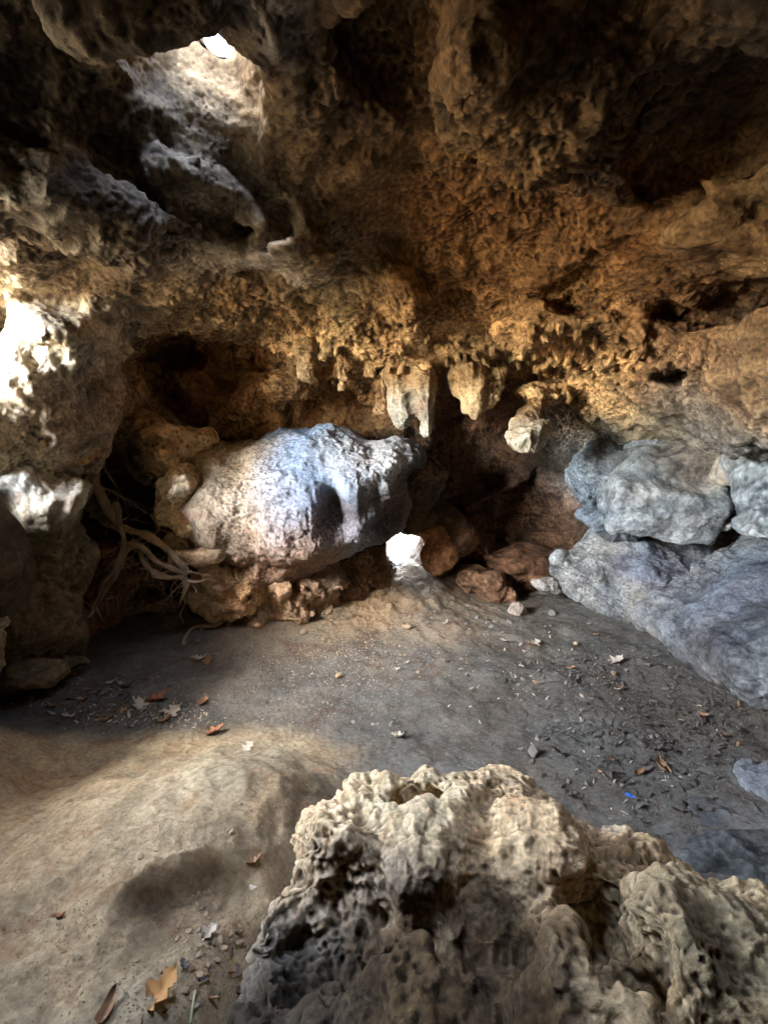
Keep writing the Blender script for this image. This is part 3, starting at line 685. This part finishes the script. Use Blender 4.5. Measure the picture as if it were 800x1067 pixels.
# --- hanging rock formations
hk = dict(vox=.02, lv=2, lump=.03, lumpf=6, k=.04, mat=rock_mat('dripstone', bump=.7, vary=.3, point=1.2))
hd = dict(amp=1.0, pit=.012, pits=14, fine=1.4, flute=.03, wp=.05)
for nm, lb, pr, cc, sd_ in [
  ('stalactite', 'pale twin lobed hanging rock above the right end of the domed rock', [C((415,390,3.9),(420,435,3.85),.13,.09), C((438,395,3.88),(445,444,3.82),.13,.07)], (.33,.30,.24), 41),
  ('stalactite', 'stubby yellowish hanging rock under the arch, left of the round one', [C((490,385,3.9),(497,418,3.85),.17,.11), C((515,392,3.9),(512,412,3.85),.10,.08)], (.40,.30,.17), 42),
  ('stalactite', 'round pale lump hanging lowest under the dark arch', [C((558,425,4.05),(550,445,3.88),.09,.10), E(548,455,3.80,(.165,.15,.12)), E(560,448,3.82,(.10,.12,.09))], (.36,.32,.24), 43),
  ('stalactite', 'small orange lump hanging left of the twin lobed rock', [C((397,395,3.95),(397,424,3.95),.09,.07)], (.34,.21,.11), 44),
  ('stalactite', 'small tan drip hanging from the ceiling lip above the domed rock', [C((358,370,3.8),(357,402,3.8),.08,.035)], (.36,.25,.13), 45),
  ('stalactite', 'narrow tan drip nearest the alcove on the ceiling lip', [C((318,360,3.75),(322,392,3.75),.10,.05)], (.34,.24,.13), 46)]:
    tag(make_rock(nm, pr, det=hd, col=cc, seed=sd_, zl=[(np.array([pr[0].c[0], pr[0].c[1], pr[0].c[2] + .16]), (.3,.3,.13), (.26,.16,.07))], **hk), lb, 'stalactite', 'rock formations hanging from the ceiling lip')

# --- foreground boulder
fb = [C((352,900,1.16),(440,895,1.18),.12,.14), C((440,895,1.18),(560,905,1.15),.14,.14), E(335,870,1.26,(.08,.10,.08)), E(392,842,1.33,(.10,.09,.08)),
      E(470,830,1.36,(.13,.07,.07)), E(535,836,1.35,(.11,.09,.07)), C((580,880,1.27),(680,932,1.18),.09,.08), C((680,932,1.18),(850,1010,1.02),.08,.10),
      ell((.22,1.12,.12),(.52,.30,.38)), ell((.80,1.02,.02),(.60,.30,.31)), ell((1.2,.8,0.05),(.5,.4,.32)),
      E(312,1010,.96,(.12,.14,.18)), E(305,1070,.86,(.11,.14,.14)), E(700,1040,.88,(.34,.22,.20)), E(575,1012,.86,(.055,.06,.07)), E(625,925,1.14,(.14,.13,.10)), C((578,1030,.84),(560,1110,.80),.04,.06),
      E(450,1075,.78,(.25,.14,.16)), C((440,905,1.05),(445,985,.98),.045,.03), C((455,1000,.92),(450,1060,.86),.035,.05)]
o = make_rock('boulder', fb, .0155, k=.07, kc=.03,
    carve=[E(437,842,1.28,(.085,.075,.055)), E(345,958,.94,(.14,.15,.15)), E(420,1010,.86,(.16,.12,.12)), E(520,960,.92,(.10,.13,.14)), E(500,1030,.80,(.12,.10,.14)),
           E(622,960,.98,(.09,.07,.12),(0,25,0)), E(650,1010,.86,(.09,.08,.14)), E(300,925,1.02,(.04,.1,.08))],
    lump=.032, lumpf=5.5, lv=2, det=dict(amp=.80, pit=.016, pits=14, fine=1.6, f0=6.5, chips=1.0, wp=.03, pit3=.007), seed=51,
    col=(.54,.39,.215), zl=[(at(450,850,1.25), (.6,.25,.12), (.76,.58,.35)), (at(700,930,1.15), (.3,.2,.1), (.76,.60,.36)), zp(330,980,.9,.14,(.16,.14,.12)), zp(290,1030,.9,.14,(.17,.16,.14)), zp(470,1010,.85,.16,(.15,.11,.07)),  # lit top and shaded near side painted into these zones
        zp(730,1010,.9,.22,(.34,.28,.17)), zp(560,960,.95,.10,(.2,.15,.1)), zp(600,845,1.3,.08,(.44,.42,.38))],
    face_shade=lambda v, c: c * (1 - np.array([.70,.74,.80])[None] * sstep(1.04, 0.90, v[:, 1] + 0.10 * noise(v, 6, 3))[:, None] * sstep(0.50, 0.30, v[:, 0] + 0.1 * noise(v, 4, 9))[:, None]),  # shade of the near face painted over the rock colour
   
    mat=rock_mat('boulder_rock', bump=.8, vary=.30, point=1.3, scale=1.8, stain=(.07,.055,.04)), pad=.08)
tag(o, 'big pale pitted boulder filling the foreground with its near face in shadow', 'boulder')
print('rocks', time.time() - T0)

# ------------------------------------------------------------------ roots
def root_mat():
    m, nt, b = nmat('root_bark'); L = nt.links.new
    tc = N(nt, 'ShaderNodeTexCoord'); mp = N(nt, 'ShaderNodeMapping'); L(tc.outputs['UV'], mp.inputs[0]); mp.inputs['Scale'].default_value = (26, 3.0, 1)
    n = N(nt, 'ShaderNodeTexNoise'); n.inputs['Scale'].default_value = 1.5; n.inputs['Detail'].default_value = 6; L(mp.outputs[0], n.inputs['Vector'])
    n2 = N(nt, 'ShaderNodeTexNoise'); n2.inputs['Scale'].default_value = 14; n2.inputs['Detail'].default_value = 4; L(tc.outputs['Object'], n2.inputs['Vector'])
    f = rampn(nt, n.outputs['Fac'], .3, .7); c = mixc(nt, 'MIX', f, (.20,.15,.11), (.62,.50,.36))
    c = mixc(nt, 'MULTIPLY', .6, c, mixc(nt, 'MIX', rampn(nt, n2.outputs['Fac'], .35, .65), (.5,.45,.42), (1.2,1.2,1.2)))
    L(c, b.inputs['Base Color']); b.inputs['Roughness'].default_value = .8
    bp = N(nt, 'ShaderNodeBump'); bp.inputs['Strength'].default_value = .9; bp.inputs['Distance'].default_value = .006; L(n.outputs['Fac'], bp.inputs['Height']); L(bp.outputs[0], b.inputs['Normal'])
    return m
M_root = root_mat()
def spline(P, per=9):
    P = np.array(P, float); Q = np.vstack([2*P[0]-P[1], P, 2*P[-1]-P[-2]]); out = []
    for i in range(1, len(Q) - 2):
        for t in np.arange(per) / per:
            a, b, c, d = Q[i-1], Q[i], Q[i+1], Q[i+2]
            out.append(.5 * ((2*b) + (-a+c)*t + (2*a-5*b+4*c-d)*t*t + (-a+3*b-3*c+d)*t**3))
    out.append(Q[-2]); return np.array(out)
def tube(P, r0, r1, seed=0, sides=16, wob=.018, lump=.45, flat=1.0):
    P = spline(P); n = len(P); s = np.linspace(0, 1, n)
    P = P + np.stack([noise(P, 7, seed + k * 9) for k in range(3)], 1) * wob
    rad = (r0 + (r1 - r0) * s ** .8) * (1 + lump * noise(P, 14, seed + 40)); rad[-1] *= .25; rad[-2] *= .75; rad[0] *= .5
    T = np.gradient(P, axis=0); T /= np.linalg.norm(T, axis=1, keepdims=True) + 1e-9
    up = np.array([.3, -.8, .5]); A = np.cross(T, up); A /= np.linalg.norm(A, axis=1, keepdims=True) + 1e-9; B = np.cross(T, A)
    th = np.linspace(0, 2*np.pi, sides, endpoint=False)
    ring = P[:, None] + rad[:, None, None] * (np.cos(th)[None, :, None] * A[:, None] + flat * np.sin(th)[None, :, None] * B[:, None])
    v = ring.reshape(-1, 3); nr = v - np.repeat(P, sides, 0)
    v = v + nr * (.25 * noise(v, (38, 38, 14), seed))[:, None]
    i = np.arange(n * sides).reshape(n, sides); j = np.roll(i, -1, 1)
    q = np.stack([i[:-1], j[:-1], j[1:], i[1:]], -1).reshape(-1, 4)
    vv = np.vstack([v, P[:1], P[-1:]]); a, b = n * sides, n * sides + 1
    t0 = np.stack([np.full(sides, a), j[0], i[0]], 1); t1 = np.stack([np.full(sides, b), i[-1], j[-1]], 1)
    me = np_mesh('tube', vv, [q, t0, t1])
    uv = me.uv_layers.new(name='UV'); li = np.empty(len(me.loops), np.int32); me.loops.foreach_get('vertex_index', li)
    U = np.r_[np.tile(np.abs(np.linspace(-1, 1, sides)), n), 0, 0]; W = np.r_[np.repeat(s * n * .05, sides), 0, 0]
    uv.data.foreach_set('uv', np.stack([U[li], W[li]], 1).astype(np.float32).ravel())
    return me
def root(nm, label, pts, r0, r1, branches=(), seed=0, **kw):
    o = link(nm, tube([at(*p) for p in pts], r0 * 1.2, r1 * 1.2, seed, **kw), M_root); tag(o, label, 'root', 'bare tree roots hanging beside the crack')
    for k, (bp, a, b) in enumerate(branches):
        link('rootlet', tube([at(*p) for p in bp], a, b, seed + 5 + k, sides=8, wob=.014), M_root, o)
    hairs(o, pts, 7, seed + 60)
    return o
def hairs(o, pts, n_, seed):
    r = np.random.default_rng(seed); S = spline([at(*p) for p in pts])
    for _ in range(n_):
        a = S[r.integers(2, len(S) - 2)]; d = r.normal(size=3) * np.array([1, .6, .7]) + np.array([0, -.1, -.6]); d /= np.linalg.norm(d); l = .07 + .16 * r.random()
        Q = [a, a + d * l * .4 + r.normal(size=3) * .012, a + d * l * .75 + r.normal(size=3) * .02, a + d * l + r.normal(size=3) * .03]
        link('rootlet', tube(Q, .0045, .0015, seed + _, sides=6, wob=.01), M_root, o)
root('tree_root', 'thick pale root hanging straight down from the dark crack', [(99,440,3.7),(98,470,3.6),(97,490,3.55),(101,510,3.5),(109,525,3.46),(117,537,3.45),(124,548,3.44)], .030, .026,
     [([(97,488,3.55),(92,497,3.5),(87,506,3.5)], .013, .006), ([(101,452,3.66),(107,470,3.7),(112,492,3.7),(124,512,3.65),(134,530,3.6)], .010, .004)], 1)
root('tree_root', 'long forked root dropping from the knot down to the dirt floor', [(120,522,3.5),(124,540,3.42),(128,556,3.38),(129,568,3.36),(124,582,3.34),(116,598,3.34),(106,614,3.34),(99,630,3.34),(98,642,3.35),(96,656,3.38)], .022, .007,
     [([(99,632,3.34),(103,640,3.33),(109,648,3.33)], .008, .003)], 2)
root('tree_root', 'darker thin root running beside the forked one out along the floor', [(140,562,3.5),(131,577,3.44),(122,596,3.42),(113,612,3.40),(104,628,3.38),(92,642,3.3),(76,652,3.2),(56,661,3.08),(38,668,2.98)], .016, .006, (), 3)
root('tree_root', 'thickest weathered root slanting right into the splintered bundle', [(96,534,3.62),(112,543,3.5),(128,552,3.42),(148,556,3.4),(164,566,3.38),(178,578,3.36),(188,590,3.35),(193,602,3.36)], .026, .020,
     [([(180,580,3.34),(192,588,3.32),(206,584,3.32)], .008, .003), ([(188,592,3.34),(203,596,3.34),(222,599,3.38)], .008, .003)], 4, flat=.8)
root('tree_root', 'split root strand running along the underside of the thickest root', [(126,566,3.40),(142,568,3.36),(156,577,3.33),(170,587,3.32),(184,594,3.32),(194,600,3.34)], .016, .012, (), 5)
root('tree_root', 'looping lower root that curves up to meet the splintered bundle', [(146,566,3.42),(147,578,3.36),(154,590,3.32),(166,599,3.30),(180,603,3.30),(192,600,3.32)], .017, .011,
     [([(160,594,3.30),(172,596,3.26),(182,590,3.28)], .008, .003)], 6)
root('tree_root', 'short broken root stub pointing down at the end of the bundle', [(192,594,3.36),(194,606,3.34),(191,618,3.34),(187,630,3.36)], .019, .006, [([(192,604,3.34),(203,607,3.33),(216,604,3.35)], .008, .003)], 7)
root('tree_root', 'slim root arching across the shadow above the bundle', [(104,508,3.62),(118,512,3.6),(132,520,3.58),(144,529,3.58),(154,536,3.6)], .010, .005, (), 8)
root('tree_root', 'forked grey root crossing behind the forked one to the right', [(116,590,3.5),(128,578,3.46),(140,566,3.44),(150,560,3.44)], .014, .012, (), 9)
root('tree_root', 'short curled root piece on the ledge above the bundle', [(158,536,3.6),(163,544,3.55),(165,553,3.53),(161,559,3.52)], .011, .005, (), 10)
fr = [(256,632),(246,640),(236,645),(224,652),(212,653),(203,655),(197,661),(193,671)]
P = []
for px, py in fr:
    q_ = on_z(px, py, .05)
    for _ in range(4): q_ = on_z(px, py, floor_z(q_[0], q_[1]) + .014)
    P.append(q_)
o = link('tree_root', tube(P, .026, .012, 12), M_root); tag(o, 'dark root curling over the open floor below the broken tan rock', 'root')

# ------------------------------------------------------------------ leaves, stones, litter
def flat_mat(name, c0, c1, rough=.75, trans=.15, sc=60):
    m, nt, b = nmat(name); L = nt.links.new
    oi = N(nt, 'ShaderNodeObjectInfo'); tc = N(nt, 'ShaderNodeTexCoord')
    n = N(nt, 'ShaderNodeTexNoise'); n.inputs['Scale'].default_value = sc; n.inputs['Detail'].default_value = 5; L(tc.outputs['Object'], n.inputs['Vector'])
    f = mathn(nt, 'ADD', mathn(nt, 'MULTIPLY', rampn(nt, n.outputs['Fac'], .3, .7), .5), mathn(nt, 'MULTIPLY', oi.outputs['Random'], .5))
    L(mixc(nt, 'MIX', f, c0, c1), b.inputs['Base Color']); b.inputs['Roughness'].default_value = rough
    bp = N(nt, 'ShaderNodeBump'); bp.inputs['Strength'].default_value = .4; bp.inputs['Distance'].default_value = .002; L(n.outputs['Fac'], bp.inputs['Height']); L(bp.outputs[0], b.inputs['Normal'])
    return m
M_leaf = flat_mat('dead_leaf', (.20,.10,.045), (.42,.26,.13)); M_gold = flat_mat('golden_leaf', (.34,.16,.045), (.52,.28,.09))
M_red = flat_mat('red_brown_leaf', (.22,.08,.04), (.38,.16,.08)); M_dark = flat_mat('dark_litter', (.05,.042,.038), (.14,.12,.10)); M_pale = flat_mat('pale_leaf', (.38,.32,.24), (.52,.46,.36))
M_stone = flat_mat('pebble_stone', (.10,.09,.08), (.30,.265,.22), .85, 0, 40); M_stonet = flat_mat('tan_pebble', (.20,.14,.085), (.38,.29,.18), .85, 0, 40)
def leaf_mesh(L_, W, lobes, curl, seed, fold=.3):
    nu, nvv = 34, 7; r = np.random.default_rng(seed); v = []
    ph = r.random() * .4
    for i in range(nu):
        t = i / (nu - 1)
        prof = math.sin(math.pi * min(1, t ** .8)) ** .7 if 0 < t < 1 else 0
        if lobes: prof *= .42 + .58 * abs(math.sin(math.pi * (lobes * t + ph))) ** 1.3 * (1 + .2 * r.normal())
        if t < .14: prof = .03
        for j in range(nvv):
            s = (j / (nvv - 1)) * 2 - 1
            y = s * prof * W / 2; x = (t + .10 * abs(s) * (1 if lobes else 0)) * L_
            z = fold * abs(y) + curl * L_ * (t - .4) ** 2 + .04 * L_ * math.sin(t * 9 + s * 3 + seed) * abs(s) + curl * .8 * abs(s) ** 2 * W * .3
            v.append((x - L_ / 2, y, z))
    v = np.array(v); v[:, 2] -= v[:, 2].min()
    i = np.arange(nu * nvv).reshape(nu, nvv)
    q = np.stack([i[:-1, :-1], i[1:, :-1], i[1:, 1:], i[:-1, 1:]], -1).reshape(-1, 4)
    return np_mesh('leaf', v, q)
LM = [leaf_mesh(1, .75, 3, .5, 1), leaf_mesh(1, .62, 4, .9, 2), leaf_mesh(1, .36, 0, .7, 3, .5), leaf_mesh(1, .85, 3, .2, 4), leaf_mesh(1, .28, 0, 1.2, 5, .8)]
def on_floor(px, py, up=0.0):
    q_ = on_z(px, py, .1)
    for _ in range(6): q_ = on_z(px, py, floor_z(q_[0], q_[1]) + up)
    return q_
_inst = {}
def inst(nm, mesh, mat, loc, scale, rot, label, cat, group=None):
    k = (mesh.name, mat.name)
    if k not in _inst:
        m2 = mesh.copy(); m2.materials.clear(); m2.materials.append(mat); _inst[k] = m2
    o = bpy.data.objects.new(nm, _inst[k]); COL.objects.link(o)
    o.location = loc; o.scale = (scale,) * 3 if not hasattr(scale, '__len__') else scale; o.rotation_euler = rot
    return tag(o, label, cat, group)
for px, py, sz, k, mt, rz, lb in [
  (165,1040,.105,0,M_gold,1.0,'large golden oak leaf standing up from the dirt at the bottom edge'),
  (112,1052,.075,2,M_leaf,1.4,'narrow curled brown leaf left of the large golden leaf'),
  (215,975,.060,0,M_pale,.8,'pale tan leaf lying in the gully beside the boulder'),
  (262,900,.055,1,M_leaf,.3,'brown leaf caught against the boulder above the gully'),
  (62,955,.035,2,M_red,.1,'tiny reddish leaf alone on the near dirt bank'),
  (222,764,.100,0,M_red,.5,'orange brown leaf where the tan bank meets the dark floor'),
  (205,688,.105,1,M_pale,.2,'left leaf of the pair just below the curling floor root'),
  (217,690,.095,0,M_leaf,1.9,'right leaf of the pair just below the curling floor root'),
  (208,669,.085,3,M_leaf,1.3,'small star shaped leaf under the tip of the curling floor root'),
  (163,730,.12,1,M_red,.6,'dark red brown leaf on top of the leaf pile on the left floor'),
  (146,738,.11,0,M_pale,2.2,'pale curled leaf at the left end of the leaf pile'),
  (178,744,.11,3,M_pale,1.2,'cream lobed leaf in the middle of the leaf pile'),
  (171,752,.09,2,M_leaf,.2,'slim tan leaf under the cream leaf of the pile'),
  (211,733,.09,0,M_leaf,1.5,'small tan leaf right of the leaf pile'),
  (130,716,.12,4,M_pale,-.3,'long pale rolled leaf above the leaf pile'),
  (116,712,.08,2,M_pale,.5,'short pale leaf at the tip of the long rolled leaf'),
  (257,780,.07,3,M_pale,.9,'cream leaf alone at the far edge of the tan bank'),
  (415,768,.085,1,M_pale,-.5,'single cream leaf on the bare grey floor behind the boulder'),
  (557,670,.085,3,M_pale,.5,'pale leaf in the scatter on the right floor near the hollow'),
  (525,668,.07,2,M_pale,-.7,'slim cream leaf left of the scatter near the hollow'),
  (640,690,.12,0,M_pale,.4,'broad pale leaf beneath the big tilted slab')]:
    f = on_floor(px, py, .004); dist = np.linalg.norm(f - np.array(cam.location))
    inst('dead_leaf', LM[k], mt, f.tolist(), sz, (random.uniform(-.25,.25), random.uniform(-.25,.25), rz), lb, 'leaf')
def cluster(n, cx, cy, sx, sy):
    out = []
    while len(out) < n:
        px, py = random.gauss(cx, sx), random.gauss(cy, sy)
        q_ = on_floor(px, py)
        if 0.4 < q_[1] < 4.9 and -2.6 < q_[0] < 2.8 and -30 < px < 830: out.append(q_)
    return out
for (n_, cx, cy, sx, sy, mt, kk, s0, s1, lb, gr) in [
  (34, 110, 735, 38, 12, (M_dark, M_pale, M_leaf), (0,2,4), .03, .065, 'small broken leaf in the litter along the left floor', 'leaf litter by the left bank'),
  (60, 690, 770, 65, 50, (M_dark, M_dark, M_dark, M_leaf), (0,1,2,4), .03, .07, 'dark broken leaf scattered on the shaded right floor', 'dark leaves on the right floor'),
  (28, 560, 690, 60, 22, (M_leaf, M_pale, M_dark), (1,2,4), .03, .06, 'small pale leaf bit scattered before the dark hollow', 'leaf bits before the hollow'),
  (26, 205, 1000, 32, 42, (M_leaf, M_pale, M_dark), (2,4,0), .014, .035, 'small leaf fragment in the gully beside the boulder', 'leaf bits in the gully')]:
    for q_ in cluster(n_, cx, cy, sx, sy):
        inst('dead_leaf', LM[random.choice(kk)], random.choice(mt), (q_[0], q_[1], q_[2] + .004), random.uniform(s0, s1), (random.uniform(-.4,.4), random.uniform(-.4,.4), random.uniform(0, 6.28)), lb, 'leaf', gr)

import bmesh
def stone_mesh(seed, sub=2):
    bm = bmesh.new(); bmesh.ops.create_icosphere(bm, subdivisions=sub, radius=.5)
    v = np.array([x.co for x in bm.verts]); r = np.random.default_rng(seed)
    for _ in range(9):
        d = r.normal(size=3); d /= np.linalg.norm(d); t = .26 + .14 * r.random(); s = v @ d; v = v - np.maximum(s - t, 0)[:, None] * d
    v *= (1 + .18 * noise(v, 2.2, seed * 3.1))[:, None] * np.array([1.25, 1, .68])
    for x, c_ in zip(bm.verts, v): x.co = c_
    me = bpy.data.meshes.new('stone'); bm.to_mesh(me); bm.free()
    me.polygons.foreach_set('use_smooth', np.zeros(len(me.polygons), bool)); return me
SM = [stone_mesh(s, 3) for s in range(6)]
for (n_, cx, cy, sx, sy, mt, s0, s1, lb, gr) in [
  (95, 370, 672, 60, 18, M_stonet, .010, .028, 'tan pebble scattered on the dirt below the bright hole', 'pebbles below the bright hole'),
  (60, 345, 730, 50, 22, M_stone, .012, .028, 'grey pebble scattered on the middle of the bare floor', 'pebbles on the middle floor'),
  (70, 610, 730, 80, 45, M_stone, .014, .040, 'grey pebble scattered over the right side of the floor', 'pebbles on the right floor'),
  (75, 225, 965, 30, 50, M_stonet, .006, .026, 'small tan stone lying in the gully beside the boulder', 'stones in the gully'),
  (34, 300, 648, 55, 7, M_stonet, .02, .075, 'broken tan stone lying along the foot of the domed rock', 'broken stones along the wall foot'),
  (26, 520, 650, 45, 7, M_stone, .02, .065, 'broken brown stone lying along the foot of the dark recess', 'broken stones along the wall foot'),
  (25, 150, 860, 80, 60, M_stonet, .005, .012, 'tiny stone pressed into the tan dirt bank', 'stones on the bank')]:
    for q_ in cluster(n_, cx, cy, sx, sy):
        s = s0 + (s1 - s0) * random.random() ** 2.2
        inst('pebble', random.choice(SM), mt, (q_[0], q_[1], q_[2] + s * .06), s, (random.uniform(-.4,.4), random.uniform(-.4,.4), random.uniform(0, 6.28)), lb, 'pebble', gr)
for px, py, s, mt, lb in [(425,655,.085,M_stonet,'flat tan stone lying alone in front of the bright hole'), (352,706,.05,M_stonet,'tan stone lying left of the middle of the floor'),
    (575,640,.07,M_stone,'grey stone on the floor by the mouth of the dark hollow'), (265,925,.035,M_pale,'white stone in the gully touching the boulder'),
    (556,785,.06,M_stone,'dark stone behind the top of the foreground boulder'), (600,672,.05,M_stonet,'pale stone on the right floor below the slab tip'), (640,703,.045,M_stonet,'yellowish stone on the right floor beyond the broad pale leaf')]:
    f = on_floor(px, py); inst('stone', random.choice(SM), mt, (f[0], f[1], f[2] + s * .2), s, (.1, .2, random.uniform(0, 6)), lb, 'stone')
def litter(nm, n_, cl, base, mat, s0, s1, label, cat):
    bv, bf = base; V_, F_ = [], []
    k = 0
    for i in range(n_):
        cx, cy, sx, sy = cl[random.randrange(len(cl))]
        px, py = random.gauss(cx, sx), random.gauss(cy, sy); q_ = on_z(px, py, 0.05)
        if not (0.45 < q_[1] < 5.2 and -2.4 < q_[0] < 2.8): continue
        q_ = on_floor(px, py)
        s = s0 + (s1 - s0) * random.random() ** 2.5
        M = rotm(random.uniform(-40,40), random.uniform(-40,40), random.uniform(0,360))
        V_.append((bv * np.array([1, random.uniform(.4,1), random.uniform(.4,.9)])) @ M.T * s + q_ + np.array([0,0,s*.12])); F_.append(bf + k * len(bv)); k += 1
    me = np_mesh(nm, np.concatenate(V_), np.concatenate(F_)); me.polygons.foreach_set('use_smooth', np.zeros(len(me.polygons), bool))
    o = link(nm, me, mat); tag(o, label, cat, kind='stuff'); return o
sm = stone_mesh(31, 1); sv = get_v(sm); sf = np.empty(len(sm.polygons)*3, np.int32); sm.loops.foreach_get('vertex_index', sf); sf = sf.reshape(-1, 3)
litter('gravel', 3600, [(370,670,90,22),(380,640,50,22),(330,690,60,30),(430,610,40,22)], (sv, sf), flat_mat('gravel_tan', (.22,.15,.085), (.42,.31,.19), .9, 0, 20), .004, .016, 'fine tan gravel spread on the dirt below the bright hole', 'gravel')
litter('gravel', 12000, [(600,740,90,60),(720,780,60,60),(250,690,80,25),(460,700,100,30),(340,740,70,35),(690,780,60,50),(130,710,50,25)], (sv, sf), flat_mat('gravel_grey', (.07,.06,.055), (.24,.21,.18), .9, 0, 20), .004, .014, 'fine dark grey grit spread over the bare cave floor', 'gravel')
litter('gravel', 9000, [(225,960,35,60),(160,870,90,60),(120,980,70,50)], (sv, sf), flat_mat('gravel_bank', (.16,.12,.07), (.40,.30,.19), .9, 0, 20), .0018, .009, 'fine tan grit in the gully and on the near dirt bank', 'gravel')
cv = np.array([(-.5,-.12,0),(.5,-.16,.05),(.45,.14,.12),(-.4,.16,.03),(0,-.2,.14),(0,.2,.16)]); cf_ = np.array([(0,4,5),(0,5,3),(4,1,2),(4,2,5)])
litter('leaf_litter', 3000, [(690,770,65,50),(720,760,60,45),(640,720,60,35),(110,735,40,13),(600,700,60,35),(740,720,40,20)], (cv, cf_), M_dark, .015, .05, 'dark crumbled leaf and twig litter on the shaded floor', 'litter')
litter('leaf_litter', 700, [(690,770,70,50),(110,735,40,13),(560,690,60,30),(180,745,25,10)], (cv, cf_), M_pale, .012, .035, 'pale crumbled leaf litter sprinkled among the dark litter', 'litter')

# blue scrap and grass stalk
f = on_floor(655, 831)
me = leaf_mesh(1, .4, 0, .5, 8, .6); mb, nt_, b_ = nmat('blue_plastic'); b_.inputs['Base Color'].default_value = (.03,.16,.62,1); b_.inputs['Roughness'].default_value = .35
o = link('plastic_scrap', me, mb); o.location = (f[0], f[1], f[2] + .004); o.scale = (.045,) * 3; o.rotation_euler = (.1, .2, -.5)
tag(o, 'tiny bright blue scrap of plastic on the dark right floor', 'litter')
f = on_floor(199, 1062); g0 = np.array(f)
me = tube([g0 + np.array([.002,-.01,.0]), g0 + np.array([-.002,.02,.012]), g0 + np.array([-.006,.05,.020])], .0032, .0016, 3, sides=8, wob=.001)
mg, nt_, b_ = nmat('pale_stalk'); b_.inputs['Base Color'].default_value = (.42,.45,.24,1); b_.inputs['Roughness'].default_value = .6
o = link('plant_stalk', me, mg); tag(o, 'pale green plant stalk at the bottom edge beside the golden leaf', 'stalk')
print('things', time.time() - T0)

# ------------------------------------------------------------------ light
SUN_EL = 47.0
w = bpy.data.worlds.new('World'); scn.world = w; w.use_nodes = True
nt = w.node_tree; bg = nt.nodes['Background']
sky = nt.nodes.new('ShaderNodeTexSky'); sky.sky_type = 'NISHITA'; sky.sun_disc = False
SUNV = Vector((-0.76, -0.60, 0.0)).normalized() * math.cos(R(SUN_EL)) + Vector((0, 0, math.sin(R(SUN_EL))))
sky.sun_elevation = R(SUN_EL); sky.sun_rotation = math.atan2(SUNV.x, SUNV.y)
sky.air_density = 1.0; sky.dust_density = 1.5
hz = nt.nodes.new('ShaderNodeMix'); hz.data_type = 'RGBA'; hz.inputs[0].default_value = 0.32      # thin haze in the sky
bw = nt.nodes.new('ShaderNodeRGBToBW'); nt.links.new(sky.outputs[0], bw.inputs[0]); nt.links.new(sky.outputs[0], hz.inputs[6]); nt.links.new(bw.outputs[0], hz.inputs[7])
nt.links.new(hz.outputs[2], bg.inputs[0]); bg.inputs[1].default_value = 20.0
sd = bpy.data.lights.new('sun', 'SUN'); sun = bpy.data.objects.new('sun', sd); COL.objects.link(sun)
sd.energy = 110.0; sd.angle = R(0.5); sd.color = (1.0, 0.93, 0.82)
sun.rotation_euler = SUNV.to_track_quat('Z', 'Y').to_euler()
def portal(c, target, sx, sy):
    l = bpy.data.lights.new('opening_portal', 'AREA'); o = bpy.data.objects.new('opening_portal', l); COL.objects.link(o)
    l.shape = 'RECTANGLE'; l.size = sx; l.size_y = sy; l.cycles.is_portal = True
    c = Vector(c); o.location = c; o.rotation_euler = (c - Vector(target)).to_track_quat('Z', 'Y').to_euler()
portal((HA[0] + 0.03, HA[1] - 0.05, 4.22), (HA[0] + 0.03, HA[1] - 0.05, 0), 1.15, 1.15)
portal((HD[0] - 0.03, HD[1] + 0.48, 4.22), (HD[0] - 0.03, HD[1] + 0.48, 0), 1.4, 1.4)
portal((-3.74, 1.05, 2.4), (0, 1.05, 2.4), 2.9, 2.6)
portal((0.10, 5.95, 4.24), (0.10, 5.95, 0), 2.5, 1.4)
portal((0.10, 6.58, 2.2), (0.10, 0, 2.2), 2.5, 4.2)
portal((WIN1[0] - 0.1, WIN1[1] + 0.5, 4.26), (WIN1[0] - 0.1, WIN1[1] + 0.5, 0), 1.6, 1.7)

scn.view_settings.view_transform = 'Standard'; scn.view_settings.look = 'None'; scn.view_settings.exposure = 0
scn.cycles.max_bounces = 8; scn.cycles.diffuse_bounces = 7; scn.cycles.use_denoising = True
scn.cycles.sample_clamp_indirect = 8.0
scn.cycles.caustics_reflective = False; scn.cycles.caustics_refractive = False
print('done', time.time() - T0)
